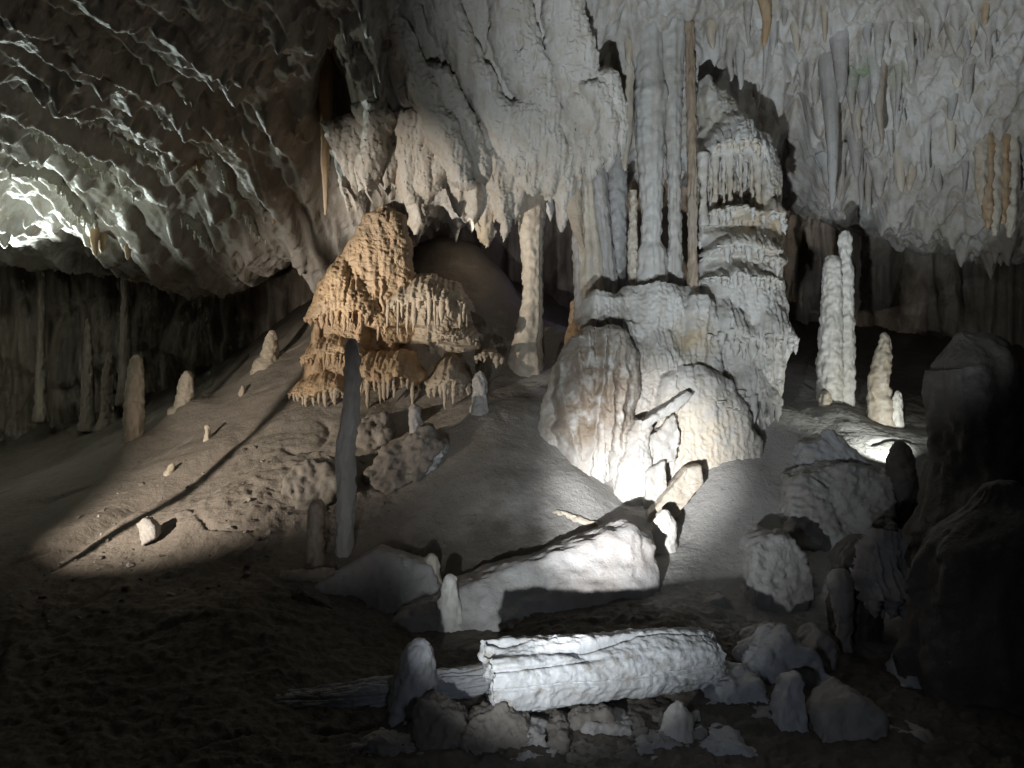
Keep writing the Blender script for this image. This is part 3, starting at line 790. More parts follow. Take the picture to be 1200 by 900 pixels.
# ================================================================== LEFT: THE OCHRE CONE
R = Relief(335, 600, 236, 520, 10.1)
R.col([(246, 454, 8), (256, 452, 24), (290, 443, 41), (330, 435, 54), (370, 431, 62), (410, 428, 64), (450, 426, 76), (520, 424, 96)], 0, 0, .55, flute=.03, fx=5)
R.col([(318, 495, 10), (340, 500, 38), (380, 508, 50), (420, 512, 54), (480, 516, 60), (520, 516, 66)], 1, -.15, .45, flute=.02)
R.cut(462, 560, 404, 432, .3); R.cut(436, 500, 384, 432, .3); R.cut(440, 560, 458, 500, .25)
for k, (cx, w, rim, h, pr) in enumerate([(412, 50, 372, 66, .14), (506, 52, 360, 34, .24), (540, 26, 396, 12, .24), (402, 44, 418, 28, .18), (389, 42, 460, 30, .24), (456, 50, 446, 36, .30), (530, 27, 450, 32, .42), (575, 18, 418, 10, .2)]):
    R.shelf(cx, w, rim, h, pr, 2 + k, .04, .42, 5)
t = empty("tiered_flowstone", P(440, 482, 10.0), "ochre tiered flowstone cone with rows of small stalactites", "flowstone")
R.build(t, {0: ("core", "ochre"), 1: ("shoulder", "tan"), **{2 + k: ("tier", "tan" if k in (1, 2, 6, 7) else "ochre") for k in range(8)}}, amp=.03, fr=5, fine=.012, cauli=.008, streak=.003)
for x0, x1, y, a, b, m in [(366, 460, 372, .10, .26, "ochre"), (456, 556, 360, .24, .46, "tan"), (516, 562, 396, .05, .14, "tan"), (362, 444, 418, .08, .2, "ochre"), (350, 430, 460, .10, .2, "tan"), (408, 504, 446, .2, .36, "tan"), (505, 556, 450, .12, .26, "tan"), (560, 590, 418, .08, .2, "tan")]:
    R.fringe(t, x0, x1, y, a, b, 6.0, m, .25)
standing("stalagmite", [(371, 410, 5), (371, 395, 4), (371, 380, 3)], "thumb sized ochre stalagmite on the left shoulder of the cone", "stalagmite", "ochre", Y=9.7, rings=40, seg=20)

# ================================================================== STALAGMITES, PILLARS AND STUMPS
standing("stalagmite", [(155, 533, 13), (155, 522, 10), (157, 480, 11), (159, 440, 9), (160, 420, 6)], "tallest pinkish stalagmite standing on the far left slope", "stalagmite", "cream", ring=.05, nring=18, bump=.05)
standing("stalagmite", [(213, 492, 15), (215, 478, 10), (218, 455, 9), (220, 438, 5)], "shorter ringed stalagmite right of the tallest one on the left slope", "stalagmite", "cream", ring=.09, nring=12)
standing("stalagmite", [(312, 437, 16), (315, 420, 11), (318, 402, 8), (319, 390, 5)], "stout pointed stalagmite at the top of the left slope", "stalagmite", "cream", bump=.06)
standing("stalagmite", [(331, 421, 4), (332, 414, 3.5)], "knob of a stalagmite beside the stout pointed one", "stalagmite", "cream", rings=30, seg=16)
standing("stalagmite", [(243, 516, 4), (243, 507, 3.2), (243, 500, 3)], "thin little stalagmite alone halfway up the left slope", "stalagmite", "cream", rings=30, seg=16)
standing("stalagmite", [(284, 464, 4), (284, 458, 3), (284, 453, 2.2)], "tiny stalagmite below the stout pointed one", "stalagmite", "cream", rings=30, seg=16)
standing("stalagmite", [(198, 556, 6), (200, 550, 4), (202, 544, 2.5)], "tiny pointed stalagmite low on the left slope", "stalagmite", "cream", rings=30, seg=16)
standing("stalagmite", [(-60, 800, 9), (-60, 740, 6), (-60, 600, 5), (-60, 440, 4)], "tall thin stalagmite added out of view to cast a shadow on the slope", "stalagmite", "grey", Y=6.4)  # unseen, added to throw the shadow band up the left slope
hull_rock("boulder", [(160, 614), (170, 606), (182, 618), (182, 630), (166, 640)], 0.15, "grey", "pale upright stone beside the shallow channel on the left slope", Y=None, amp=.012, res=.015)
hull_rock("boulder", [(204, 603), (214, 598), (226, 600), (222, 608), (206, 611)], 0.1, "floor_stone", "low flat stone right of the pale upright one", amp=.01, res=.015)
standing("stone_pillar", [(404, 660, 13), (404, 640, 10), (406, 580, 11), (405, 520, 11), (411, 490, 10), (413, 440, 9), (413, 402, 8)], "slender broken grey pillar standing in front of the ochre cone", "pillar", "pale", Y=7.35, ring=.05, nring=16, bump=.06)
standing("stalagmite_stump", [(370, 672, 12), (370, 640, 10), (371, 600, 10), (372, 590, 8)], "yellowish brown stump left of the slender grey pillar", "stalagmite", "brown", Y=7.2)
pts = np.array([P(330, 679, 6.95), P(352, 677, 6.95), (P(392, 674, 7.0))])
lathe_obj("fallen_stalactite", pts, np.array([9, 10, 9]) / F * 6.95, "brown", label="short brown broken stalactite lying at the foot of the stump", cat="stalactite", seg=28, rings=50)
standing("stalagmite_stump", [(562, 484, 10), (562, 470, 8.5), (562, 446, 8), (563, 438, 5)], "short grey stump at the right end of the ochre cone", "stalagmite", "grey", ring=.06, nring=6)
standing("stalagmite", [(490, 540, 13), (489, 520, 9), (487, 500, 7), (486, 478, 7)], "lumpy grey stalagmite on the rubble below the ochre cone", "stalagmite", "grey", bump=.15, bf=10)
standing("stalagmite_stump", [(527, 700, 12), (527, 690, 10), (527, 678, 8)], "white stump on the left end of the big tilted slab", "stalagmite", "white", Y=6.55, rings=40)
standing("stalagmite_stump", [(505, 676, 11), (506, 662, 9), (506, 653, 7)], "cream stump behind the left end of the big tilted slab", "stalagmite", "cream", Y=6.95, rings=40)
standing("stalagmite", [(676, 384, 9), (675, 370, 7), (675, 355, 6)], "small knobbly ochre stalagmite at the foot of the pinkish drapery", "stalagmite", "ochre", ring=.12, nring=5, Y=10.1)
t = standing("stalagmite", [(484, 850, 30), (484, 820, 27), (486, 800, 24), (490, 775, 19), (493, 758, 14)], "knobbly bluish white stalagmite rising between the two fallen columns", "stalagmite", "blue", Y=5.25, bump=.12, bf=9, ring=.06, nring=6, seg=60)
standing("stalagmite_stump", [(794, 872, 21), (794, 855, 19), (795, 838, 15), (795, 828, 9)], "small white cone shaped stump by the right fallen column", "stalagmite", "white", Y=4.85, rings=50)
# right hand group
t = empty("twin_stalagmite", P(982, 496, 9.9), "tall white twin stalagmite, two shafts grown together, on the right", "stalagmite")
o = np.array(t.location)
pts, rad = pix_axis([(972, 510, 16), (972, 470, 13), (972, 430, 14), (974, 380, 12), (975, 330, 10.5), (976, 306, 9), (977, 300, 5)], 9.9)
lathe_obj("shaft", pts - o, rad, "white", parent=t, seg=48, rings=150, ring=.07, nring=22, bump=.08)
pts, rad = pix_axis([(990, 510, 14), (991, 470, 10), (992, 400, 9), (991, 320, 8), (991, 303, 6), (990, 280, 7), (990, 271, 4)], 9.95)
lathe_obj("shaft", pts - o, rad, "white", parent=t, seg=40, rings=150, ring=.07, nring=20, bump=.08)
pts, rad = pix_axis([(968, 512, 12), (966, 490, 9), (967, 462, 7), (967, 458, 3)], 9.7)
lathe_obj("side_stump", pts - o, rad, "cream", parent=t, seg=30, rings=50)
standing("stalagmite", [(1033, 500, 14), (1032, 480, 13), (1030, 450, 11), (1034, 420, 9), (1037, 400, 6), (1037, 392, 4)], "knobbly cream stalagmite right of the tall white twin", "stalagmite", "cream", Y=9.6, ring=.16, nring=11, bump=.14, bf=9)
standing("stalagmite", [(1051, 502, 7), (1051, 485, 6), (1052, 468, 5), (1052, 460, 3.5)], "short thin white stalagmite right of the knobbly cream one", "stalagmite", "white", Y=9.5, ring=.08, nring=5, rings=50)
standing("stalagmite_stump", [(1058, 650, 26), (1058, 610, 20), (1057, 560, 17), (1055, 530, 13), (1053, 522, 8)], "dark rounded stump in front of the lit right hand rocks", "stalagmite", "dark", Y=8.0)

# ================================================================== FALLEN COLUMNS, SLABS AND BOULDERS
def log(name, a, b, r0, r1, mat, label, lobes=4.2, deep=.08, seed=0.0, seg=180, rings=260, ragged=.05):
    """A broken column lying down: grooves run along it, both ends are fracture faces."""
    a = np.asarray(a); b = np.asarray(b); L_ = np.linalg.norm(b - a); ax = (b - a) / L_
    e1 = np.cross(ax, [0, 0, 1.0]); e1 /= np.linalg.norm(e1); e2 = np.cross(e1, ax)
    th = np.linspace(0, 2 * np.pi, seg, endpoint=False)[None]
    nc = 22
    tt = np.r_[np.zeros(nc), np.linspace(0, 1, rings), np.ones(nc)][:, None]
    k = np.r_[np.linspace(0, 1, nc, endpoint=False), np.ones(rings), np.linspace(1, 0, nc)[0:]][:, None]
    tw = th + 0.35 * tt + 0.12 * gn(tt * 3 + seed, th * 0, tt * 0)
    c, d = np.cos(tw), np.sin(tw)
    g = fbm(c * lobes / 3 + seed, d * lobes / 3, tt * 0.55 + seed, 1, 2, bil=True)
    crev = gn(c * 1.7 + seed * 2, d * 1.7, tt * 0.8)
    r = (r0 + (r1 - r0) * tt) * (1 + deep * g - 0.22 * np.exp(-(crev / .05) ** 2) + 0.12 * gn(c * 1.2, d * 1.2 + seed, tt * 2.2))
    r = r * (1 + 0.0 * k) + (0.013 * fbm(c * 1.6, d * 1.6, tt * L_ * 5 + seed, 1, 4) + 0.010 * fbm(c * 5, d * 5, tt * L_ * 16 + seed, 1, 3)) * (k > .99)
    ex = ragged * fbm(np.cos(th) * k * 2.4 + seed, np.sin(th) * k * 2.4, tt * 5, 1, 4) + 0.06 * np.cos(th + seed) * k
    end = np.clip(1 - np.minimum(tt, 1 - tt) / 0.10, 0, 1)
    pos = a + ax * 0
    s_ = tt * L_ + ex * end
    rr = r * k * (1 - 0.10 * (end ** 3) * (k > .99))
    v = a[None, None] + ax * s_[..., None] + e1 * (rr * np.cos(th))[..., None] + e2 * (rr * np.sin(th))[..., None]
    v = v.reshape(-1, 3) - a
    return put(name, mesh_np(name, v, grid_faces(2 * nc + rings, seg, wrap=True)), mat, a, None, label, "column")
log("fallen_column", P(574, 797, 5.05), P(838, 768, 5.55), 0.235, 0.175, "log", "big white fluted broken column lying across the foreground", seed=2.3)
log("fallen_column", P(298, 838, 5.35), P(580, 803, 5.5), 0.115, 0.145, "blue", "dim bluish fallen column at lower left behind the knobbly stalagmite", seed=5.1, deep=.06, lobes=4)
hull_rock("tilted_slab", [(400, 768, 6.35), (470, 722, 6.55), (530, 692, 6.65), (620, 664, 6.85), (700, 633, 7.05), (738, 619, 7.15), (766, 634, 7.15), (773, 668, 7.1), (778, 745, 6.75), (700, 775, 6.4), (530, 775, 6.3)], 0.5, "grey",
          "big tilted slab behind the fallen column, its upper right end brightly lit", "slab", amp=.05, freq=2.6, shrink=0.92, soft=3, fine=.006, Y=6.7, res=.028)
hull_rock("tilted_slab", [(366, 690), (440, 645), (505, 665), (515, 690), (470, 725), (420, 730)], 0.4, "grey", "dark bluish slab lying beside the slender grey pillar", "slab", Y=6.7, amp=.02)
hull_rock("tilted_slab", [(340, 700), (352, 692), (428, 732), (420, 745)], 0.3, "dark", "narrow dark slab edge under the bluish slab", "slab", Y=6.5, amp=.015)
hull_rock("boulder", [(884, 640), (905, 627), (928, 630), (948, 660), (956, 700), (925, 742), (882, 746)], 0.5, "grey", "tall rounded grey boulder at the foot of the right slope", Y=6.85, amp=.05, freq=4, tilt=.2)
hull_rock("boulder", [(822, 862), (828, 825), (860, 800), (890, 800), (905, 830), (880, 850)], 0.4, "blue", "bluish boulder with rounded left end at lower right", Y=5.2, amp=.05)
hull_rock("boulder", [(872, 830), (880, 775), (925, 746), (962, 778), (976, 800), (950, 815), (910, 830)], 0.45, "blue", "large wrinkled bluish boulder leaning up at lower right", Y=5.5, amp=.045, freq=7, ridge=1)
hull_rock("boulder", [(850, 870), (880, 838), (912, 840), (915, 870), (880, 886)], 0.3, "grey", "dark rounded stone tucked under the bluish boulders", Y=5.0, amp=.02)
hull_rock("boulder", [(908, 905), (915, 850), (925, 800), (940, 795), (948, 850), (946, 905)], 0.25, "blue", "upright narrow bluish stone at the lower right edge of the rubble", Y=4.85, amp=.025)
hull_rock("boulder", [(925, 640), (930, 560), (990, 545), (1045, 555), (1048, 640), (990, 655)], 0.6, "grey", "large grey sloping rock under the lit right hand blocks", Y=7.65, amp=.06, tilt=.45, freq=4)
hull_rock("limestone_block", [(940, 545), (946, 522), (985, 515), (1000, 540), (970, 556)], 0.35, "blue", "wide pale block below the tall white twin stalagmite", Y=8.3, amp=.04, tilt=.5)
hull_rock("limestone_block", [(968, 505), (976, 503), (1022, 545), (1012, 552), (998, 545)], 0.25, "blue", "narrow pale slab leaning on the wide block below the twin stalagmite", "slab", Y=8.2, amp=.025, tilt=.4)
hull_rock("limestone_block", [(1000, 515), (1010, 511), (1028, 520), (1020, 530)], 0.2, "white", "small bright stone below the knobbly cream stalagmite", Y=9.0, amp=.015, res=.02)
hull_rock("limestone_block", [(1002, 585), (1036, 552), (1046, 556), (1046, 590), (1010, 600)], 0.35, "white", "brightly lit white block left of the dark rounded stump", Y=7.95, amp=.04, tilt=.5)
hull_rock("limestone_block", [(1072, 545), (1078, 537), (1098, 530), (1100, 545), (1080, 550)], 0.25, "white", "bright white stone against the dark right hand pillar", Y=8.9, amp=.025, res=.02, tilt=.6)
hull_rock("limestone_block", [(1070, 504), (1085, 497), (1100, 493), (1100, 499), (1080, 506)], 0.2, "white", "thin lit stone edge right of the short thin stalagmite", Y=9.6, amp=.012, res=.02)
# dark rock masses at the right edge
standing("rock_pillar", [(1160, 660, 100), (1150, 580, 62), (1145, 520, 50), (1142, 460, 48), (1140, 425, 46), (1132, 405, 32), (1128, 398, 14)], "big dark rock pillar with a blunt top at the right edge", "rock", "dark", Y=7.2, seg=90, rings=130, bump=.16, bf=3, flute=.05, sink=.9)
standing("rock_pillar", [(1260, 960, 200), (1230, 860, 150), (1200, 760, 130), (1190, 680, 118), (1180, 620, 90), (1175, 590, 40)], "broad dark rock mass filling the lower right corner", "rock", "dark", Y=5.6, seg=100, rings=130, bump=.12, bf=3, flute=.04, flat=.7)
t = empty("flowstone_shelf", P(1010, 830, 6.4), "dim grey flowstone shelf with hanging stalactites at lower right", "flowstone")
o = np.array(t.location)
pts, rad = pix_axis([(1000, 850, 34), (1000, 760, 26), (1004, 700, 28), (1012, 660, 34), (1020, 640, 26), (1024, 632, 12)], 6.5)
lathe_obj("core", pts - o, rad, "dark", parent=t, seg=70, rings=110, bump=.14, flute=.06)
R = Relief(990, 1075, 610, 720, 6.3)
R.col([(615, 1030, 14), (640, 1028, 30), (670, 1030, 36), (690, 1034, 34), (706, 1040, 22)], 0, 0, .25, flute=.05)
R.shelf(1034, 36, 690, 50, .12, 0, .02, .25, 7)
R.build(t, {0: ("shelf_lip", "grey")}, amp=.03)
R.fringe(t, 1006, 1062, 692, .15, .34, 8, "grey", .4)
pts, rad = pix_axis([(985, 850, 14), (987, 790, 8), (990, 740, 8), (988, 700, 13), (984, 680, 15), (984, 668, 8)], 6.2)
lathe_obj("side_column", pts - o, rad, "grey", parent=t, seg=36, rings=80, bump=.12)
hull_rock("boulder", [(1060, 800), (1075, 780), (1130, 785), (1140, 860), (1080, 865)], 0.4, "blue", "dim bluish boulder beside the dark rock mass at lower right", Y=5.5, amp=.03)

for dsc, ol, y, m in [("dark grey boulder at the bottom edge left of the broad dark rock mass", [(962, 910), (966, 845), (1000, 815), (1038, 838), (1046, 910)], 4.75, "grey"),
                      ("low pale boulder at the bottom edge between the rubble and the bluish boulders", [(815, 908), (828, 880), (868, 876), (902, 892), (905, 910)], 4.6, "blue"),
                      ("low dark boulder at the bottom edge under the broad dark rock mass", [(1040, 912), (1056, 868), (1096, 866), (1118, 912)], 4.7, "grey"),
                      ("jagged grey slab leaning against the flowstone shelf", [(938, 850), (945, 770), (962, 740), (980, 760), (978, 850)], 5.7, "grey"),
                      ("grey slab bridging the gap below the tall rounded boulder", [(850, 790), (880, 752), (930, 742), (950, 760), (900, 790)], 6.0, "grey"),
                      ("flat grey block right of the lit end of the tilted slab", [(792, 742), (800, 712), (850, 700), (868, 730), (830, 750)], 6.7, "grey")]:
    hull_rock("boulder", ol, 0.4, m, dsc, Y=y, amp=.03, freq=5, tilt=.4)

# rubble at the bottom
rb = random.Random(21)
desc = ["squared bluish stone under the knobbly stalagmite", "flat stone left of the rubble under the big fallen column", "broad layered stone below the left end of the big fallen column",
        "pale chip of stone in the rubble heap", "second pale chip of stone in the rubble heap", "flat brown stone at the top of the rubble heap",
        "long pale stick shaped stone on the rubble heap", "broad low stone at the bottom edge of the rubble", "dark stone under the middle of the big fallen column",
        "grey stone at the bottom left of the rubble", "rounded bottom stone left of the small white stump", "bottom stone below the small white stump"]
outl = [[(484, 872), (484, 835), (505, 822), (545, 840), (555, 880), (500, 892)], [(395, 892), (440, 866), (490, 880), (480, 905), (400, 905)],
        [(540, 885), (550, 845), (590, 828), (618, 850), (622, 890)], [(612, 872), (622, 858), (640, 862), (640, 880), (622, 884)],
        [(640, 870), (655, 856), (668, 862), (664, 880), (648, 884)], [(676, 862), (690, 848), (740, 852), (745, 868), (700, 878)],
        [(718, 880), (745, 858), (757, 857), (755, 866), (732, 886)], [(655, 908), (670, 888), (740, 886), (780, 900), (770, 915)],
        [(662, 856), (680, 838), (712, 836), (720, 852), (690, 862)], [(470, 910), (500, 888), (560, 890), (580, 910)],
        [(740, 900), (750, 878), (790, 872), (820, 890), (810, 908)], [(590, 908), (600, 886), (650, 884), (660, 908)]]
for dsc, ol in zip(desc, outl):
    hull_rock("rubble_stone", ol, rb.uniform(.15, .35), rb.choice(["grey", "floor_stone", "floor_stone"]), dsc, "stone", "rubble under the big fallen column",
              Y=4.75 + (880 - max(p[1] for p in ol)) * 0.006 + rb.uniform(-.05, .05), amp=.03, freq=8, res=.011, tilt=.5)
# blocky rubble left of centre, below the cone
for dsc, ol in [("rough grey rubble block left of the slender grey pillar", [(330, 575), (345, 545), (385, 540), (398, 570), (380, 600), (340, 600)]),
                ("dark flat stone wedged behind the slender grey pillar", [(368, 552), (372, 546), (402, 540), (402, 548), (372, 558)]),
                ("lumpy grey rubble mass right of the slender grey pillar", [(428, 560), (450, 525), (500, 500), (520, 520), (495, 560), (450, 580)]),
                ("bluish tilted stone on the lumpy rubble mass", [(498, 555), (515, 520), (522, 522), (508, 562)]),
                ("rough crusted stone between the pillar and the ochre cone", [(418, 520), (425, 490), (450, 485), (458, 515), (435, 530)])]:
    hull_rock("rubble_stone", ol, 0.35, "floor_stone" if "bluish" not in dsc else "blue", dsc, "stone", "rubble below the ochre cone", amp=.05, freq=5, tilt=.5)

# ================================================================== THINGS HANGING FROM THE CEILING
def stalactite(px, ytop, ytip, r, mat, label, group=None, Y=None, **kw):
    Y = Y or cy(px, ytop)
    x = (px - 600) / F * Y
    zt = CZ + (450 - ytip) / F * Y
    z1 = max(cz(x, Y), CZ + (450 - ytop) / F * Y) + 0.12
    k = r / F * Y
    L_ = z1 - zt
    pts = np.array([(x, Y, z1), (x + .02 * random.uniform(-1, 1), Y, z1 - .3 * L_), (x + .03 * random.uniform(-1, 1), Y, z1 - .65 * L_), (x + .02 * random.uniform(-1, 1), Y, zt + .06 * L_), (x, Y, zt)])
    rad = np.array([2.6, 1.35, .85, .5, .16]) * k
    kw.setdefault("seg", 26); kw.setdefault("rings", 60); kw.setdefault("bump", .14); kw.setdefault("bf", 9)
    return lathe_obj("stalactite", pts, rad, mat, label=label, cat="stalactite", group=group, flute=.08, fine=.006, **kw)

for px, a, b, r, m, d in [
    (381, 120, 252, 5, "orange", "long thin orange stalactite in the shade at upper left"),
    (658, 150, 272, 10, "grey", "smooth grey stalactite right of the free standing column"),
    (718, 90, 190, 8, "brown", "brown stalactite above the dark ringed column"),
    (733, 80, 200, 7, "cream", "thin cream stalactite left of the thickest column"),
    (975, 60, 245, 7, "grey", "thin grey stalactite hanging above the white twin stalagmite"),
    (985, 30, 120, 8, "grey", "grey stalactite with a dark ring at the top right of centre"),
    (1032, 60, 170, 5, "brown", "thin brown stalactite beside the green stained patch"),
    (897, -20, 55, 6, "orange", "short rust coloured stalactite at the top edge"),
    (1153, -30, 30, 6, "orange", "short rust coloured stalactite at the top edge near the right corner")]:
    stalactite(px, a, b, r, m, d)
R = Relief(340, 740, -40, 300, 9.85, Ytop=8.0)
spec = [(405, 8, 250), (416, 9, 250), (434, 15, 238), (452, 12, 226), (468, 9, 236), (486, 12, 276), (503, 18, 238), (520, 12, 222), (537, 14, 240), (552, 9, 262), (566, 14, 290), (578, 8, 250), (590, 11, 282), (604, 9, 262), (622, 24, 232), (642, 12, 240), (660, 11, 268), (676, 9, 226), (694, 12, 215), (712, 9, 205), (726, 9, 190)]
rc = random.Random(9)
for k, (px, r, tip) in enumerate(spec):
    R.col([(tip - 130, px - 30, r * 2.2), (tip - 70, px - 6, r * 1.7), (tip - 35, px, r * 1.05), (tip - 10, px + 1, r * .7), (tip, px + 1, 1.0)], k, rc.uniform(-.2, .08), .18, k=.09, flute=.03, fx=5, top=.7)
n0 = len(spec)
folds = [([(-40, 520, 125), (60, 548, 125), (150, 575, 110), (190, 585, 80)], -.22, .14),
         ([(-40, 352, 14), (0, 370, 17), (60, 408, 20), (105, 438, 18), (150, 446, 17), (200, 438, 14), (236, 434, 8)], .22, .24),
         ([(-40, 405, 18), (0, 425, 22), (50, 448, 24), (90, 466, 18), (130, 478, 8)], .06, .22),
         ([(-40, 432, 12), (0, 445, 15), (45, 466, 17), (90, 488, 17), (130, 504, 18), (180, 528, 20), (225, 545, 12)], .24, .24),
         ([(60, 500, 14), (120, 522, 22), (170, 548, 20), (215, 566, 12)], .12, .16),
         ([(-30, 505, 22), (40, 530, 26), (100, 560, 24), (160, 590, 22), (210, 606, 10)], .02, .18),
         ([(-30, 590, 26), (50, 605, 30), (110, 625, 28), (170, 640, 22), (230, 645, 8)], -.02, .16),
         ([(-30, 660, 26), (60, 668, 30), (130, 680, 22), (190, 690, 10)], -.04, .16),
         ([(120, 462, 8), (150, 470, 14), (190, 478, 15), (225, 482, 10), (240, 482, 6)], .0, .16)]
for k, (pr, b, d) in enumerate(folds):
    R.col(pr, n0 + k, b, d, k=.08, flute=.02, fx=9, top=.5 if pr[0][0] > 0 else 0)
t = empty("stalactite_curtain", P(560, 200, 9.85), "ragged pale curtain of folds and stalactites hanging above the ochre cone and dark niche", "drapery")
R.build(t, {**{k: ("stalactite", "curtain") for k in range(n0)}, **{n0 + k: ("fold", "curtain") for k in range(len(folds))}}, amp=.035, fr=4, fine=.014, cauli=.006, streak=.013)
t = empty("stone_drapery", P(1165, 140, cy(1165, 150)), "orange and cream striped drapery hanging at the right edge of the ceiling", "drapery")
for px, b, r, m in [(1150, 240, 7, "cream"), (1158, 268, 7, "orange"), (1166, 276, 8, "cream"), (1175, 262, 8, "orange"), (1184, 278, 8, "cream"), (1188, 250, 6, "cream")]:
    Y = cy(1165, 150) - .05
    pts, rad = pix_axis([(px * .8 + 1168 * .2, 130, r * .8), (px, 170, r), (px, b - 25, r * .9), (px, b, 2)], Y)
    lathe_obj("fold", pts - np.array(t.location), rad, m, parent=t, seg=24, rings=70, flute=.14, bump=.05, bf=4)
rs = random.Random(5)
for k in range(120):
    px = rs.uniform(830, 1195); a = rs.uniform(-10, 225)
    if 1135 < px < 1200 and a > 90: continue
    if px < 960 and a > 90: continue
    stalactite(px, a, a + rs.uniform(25, 70), rs.uniform(3, 7.5), rs.choice(["ceil", "ceil", "ceil", "grey", "cream"]), "small stalactite hanging from the pale right hand ceiling", "small stalactites on the right hand ceiling", seg=12, rings=24)
for k in range(70):
    px = rs.uniform(430, 740); a = rs.uniform(20, 190)
    stalactite(px, a, a + rs.uniform(25, 60), rs.uniform(4, 9), rs.choice(["ceil", "ceil", "cream"]), "small stalactite hanging from the pale middle ceiling", "small stalactites on the middle ceiling", seg=12, rings=24)
# back left columns in the gloom
for px, a, b, r, d in [(147, 280, 425, 5, "slim dim column in the dark chamber behind the tallest left stalagmite"),
                       (103, 375, 455, 5, "dim pointed stalagmite in the dark chamber left of the slim column"), (128, 415, 460, 7, "low dim stump in the dark chamber"),
                       (48, 300, 445, 4, "thin dim column near the left edge of the dark chamber")]:
    prof = [(px, b + 30, r * 1.4), (px, b, r * 1.2), (px, (a + b) / 2, r * .9), (px, a, r * (.4 if "pointed" in d or "stump" in d else 1.1))]
    if "pointed" not in d and "stump" not in d: prof.append((px, a - 60, r * 1.6))
    standing("limestone_column" if "column" in d else "stalagmite", prof, d, "column" if "column" in d else "stalagmite", "wall", Y=12.7, flute=.14, bump=.18, bf=4, ring=.04)

# ---- ridged draperies under the ceiling
def blade(path, drop, thick, mat, label, n_ici=0, lmin=.05, lmax=.15, group=None, imat="crystal", wid=.16, push=0.0):
    px = np.array(path, float)
    Ys = [cy(a, b) - push for a, b in path]
    pts = np.array([P(a, b, y) for (a, b), y in zip(path, Ys)])
    dl = np.r_[0, np.cumsum(np.linalg.norm(np.diff(pts, axis=0), axis=1))]
    n = int(dl[-1] / 0.018); s = np.linspace(0, dl[-1], n)
    q = np.stack([np.interp(s, dl, pts[:, k]) for k in range(3)], 1)
    for _ in range(25): q[1:-1] = (q[:-2] + q[2:]) / 2
    tan = np.gradient(q, axis=0); side = np.stack([tan[:, 1], -tan[:, 0], 0 * s], 1); side /= np.linalg.norm(side, axis=1, keepdims=True)
    fade = np.minimum(1, np.minimum(s, dl[-1] - s) / 0.35)
    dr = drop * (0.65 + 0.5 * gn(s * 1.6, s * 0 + dl[-1], s * 0) + 0.25 * gn(s * 7, s * 0, s * 0 + 3)) * fade
    w = 14
    a = np.linspace(-1, 1, 2 * w + 1)
    wave = 0.06 * gn(s * 2.1, s * 0 + 5, s * 0)[:, None] + 0.02 * gn(s * 9, s * 0 + 1, s * 0)[:, None]
    off = a[None] * thick * (0.25 + 0.75 * np.abs(a[None]) ** 1.5)
    dep = (1 - np.abs(a[None])) ** 0.8
    v = q[:, None] + side[:, None] * (off + wave * dep)[..., None]
    v[..., 2] += 0.12 - (dr[:, None] + 0.12) * dep
    v[..., 2] += 0.02 * fbm(v[..., 0], v[..., 1], v[..., 2], 9, 3)
    v[..., 0] += 0.015 * fbm(v[..., 0] + 7, v[..., 1], v[..., 2], 16, 3)
    o0 = q[0]
    o = put("stone_drapery", mesh_np("stone_drapery", v.reshape(-1, 3) - o0, grid_faces(n, 2 * w + 1)), mat, o0, None, label, "drapery", group)
    for k in range(n_ici):
        i = int(random.uniform(.04, .96) * n)
        j = w + random.randint(-3, 3)
        p = v[i, j] - o0
        icicle(o, (p[0], p[1], p[2] + .015), random.uniform(lmin, lmax), wid * random.uniform(.6, 1.2), imat)
    return o

G_ = "glistening draperies of the left ceiling"
blade([(-40, 95), (30, 120), (90, 165), (130, 190), (180, 215), (240, 258), (258, 292)], .33, .12, "crystal", "glistening drapery ridge fringed with tiny stalactites, longest of the left ceiling", 60, group=G_)
blade([(-60, 150), (0, 165), (50, 180), (85, 215), (110, 245), (140, 300)], .36, .13, "crystal", "glistening drapery ridge nearest the left edge, its tip stained yellow", 55, group=G_)
blade([(5, 30), (60, 75), (110, 125), (150, 150), (200, 185), (240, 200)], .27, .09, "crystal", "glistening drapery ridge above the longest one at upper left", 45, group=G_)
blade([(45, 15), (75, 60), (120, 85), (160, 115), (185, 140)], .21, .09, "crystal", "short uppermost glistening drapery ridge at upper left", 30, group=G_)
blade([(215, 110), (240, 145), (262, 190), (285, 230), (300, 262), (318, 280)], .27, .09, "crystal", "steep glistening drapery ridge nearest the ochre cone", 35, group=G_)
blade([(245, 125), (275, 165), (300, 215), (320, 270)], .14, .12, "ceil_l", "steep dull drapery ridge beside the steep glistening one", 12, group=G_)
blade([(-60, 60), (0, 95), (40, 135), (90, 150)], .21, .09, "crystal", "short glistening drapery ridge at the left edge near the top", 25, group=G_)
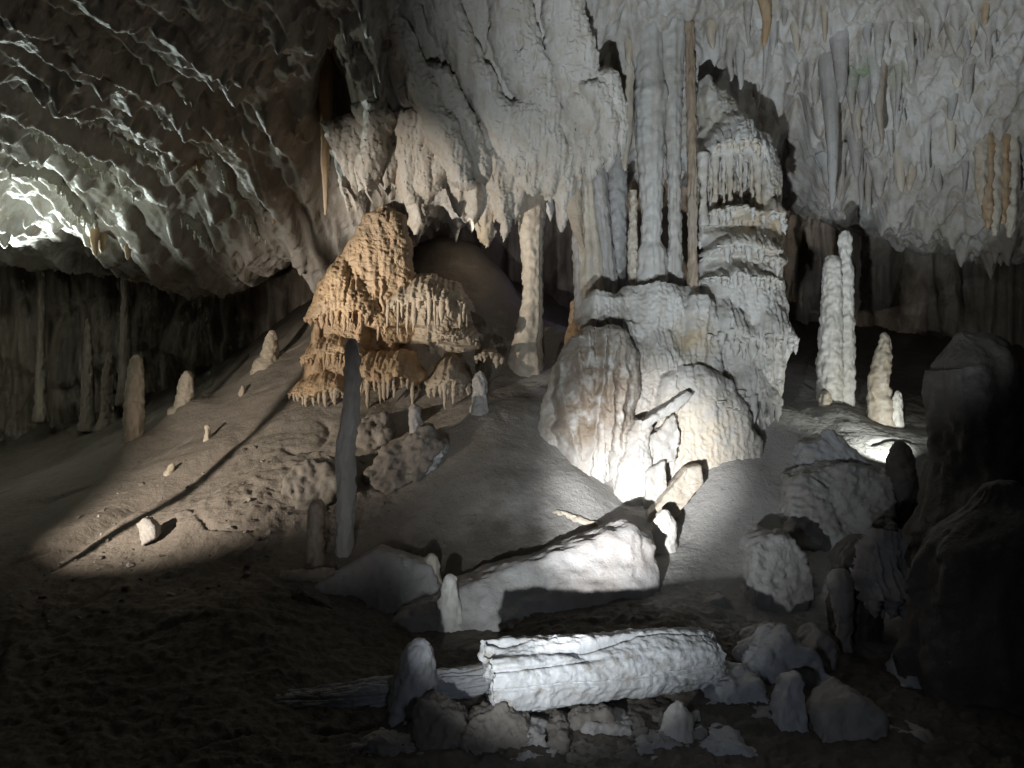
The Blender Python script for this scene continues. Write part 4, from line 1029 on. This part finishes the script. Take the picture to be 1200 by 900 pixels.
for px, a, b, d in [(113, 255, 300, "larger yellow stalactite at the tip of the glistening ridge nearest the left edge"), (119, 262, 296, "smaller yellow stalactite beside the larger one at the left ridge tip"),
                    (150, 270, 305, "yellow stalactite at the lower end of the longest glistening ridge"), (231, 170, 200, "small yellow stalactite under the upper glistening ridge"), (320, 225, 262, "small yellow stalactite below the steep glistening ridge")]:
    stalactite(px, a, b, 5, "orange", d, "small yellow stalactites of the left ceiling", seg=14, rings=30)

# ---- loose stones
STN = []
for k in range(8):
    rk = np.random.default_rng(100 + k)
    bm = bmesh.new()
    for p in rk.normal(size=(14, 3)) * [1, .8, .55]: bm.verts.new(p / max(1.0, np.linalg.norm(p)))
    r = bmesh.ops.convex_hull(bm, input=bm.verts)
    bmesh.ops.delete(bm, geom=[g for g in set(r["geom_interior"] + r["geom_unused"]) if isinstance(g, bmesh.types.BMVert) and g.is_valid], context='VERTS')
    bmesh.ops.subdivide_edges(bm, edges=bm.edges, cuts=1)
    bmesh.ops.triangulate(bm, faces=bm.faces)
    bmesh.ops.recalc_face_normals(bm, faces=bm.faces)
    for q in bm.verts: q.co += q.normal * 0.05 * float(gn(q.co.x * 3 + k, q.co.y * 3, q.co.z * 3))
    me = bpy.data.meshes.new("loose_stone"); bm.to_mesh(me); bm.free()
    me.materials.append(M["grey"] if k % 2 else M["floor_stone"])
    STN.append(me)
rl = random.Random(77)
def scatter(n, x0, x1, y0, y1, smin, smax, label, group, ok=lambda x, y: True):
    c = 0
    while c < n:
        px, py = rl.uniform(x0, x1), rl.uniform(y0, y1)
        if not ok(px, py): continue
        c += 1
        Y = gy(px, py); x = (px - 600) / F * Y
        r = smin + (smax - smin) * rl.random() ** 3
        o = put("loose_stone", STN[rl.randrange(8)], None, (x, Y, gz(x, Y) + r * .12), None, label, "stone", group)
        o.scale = (r, r, r * rl.uniform(.6, 1)); o.rotation_euler = (rl.uniform(-.4, .4), rl.uniform(-.4, .4), rl.uniform(0, 6.28))
scatter(110, 10, 340, 520, 735, .010, .05, "small loose stone lying on the lit left slope", "loose stones on the left slope", lambda x, y: 660 - .6 * x < y < 755 - .25 * x)
scatter(28, 440, 850, 840, 893, .02, .07, "small loose stone in the rubble at the bottom edge", "loose stones in the bottom rubble")
scatter(16, 310, 480, 540, 640, .02, .06, "small loose stone among the rubble below the ochre cone", "loose stones below the cone")
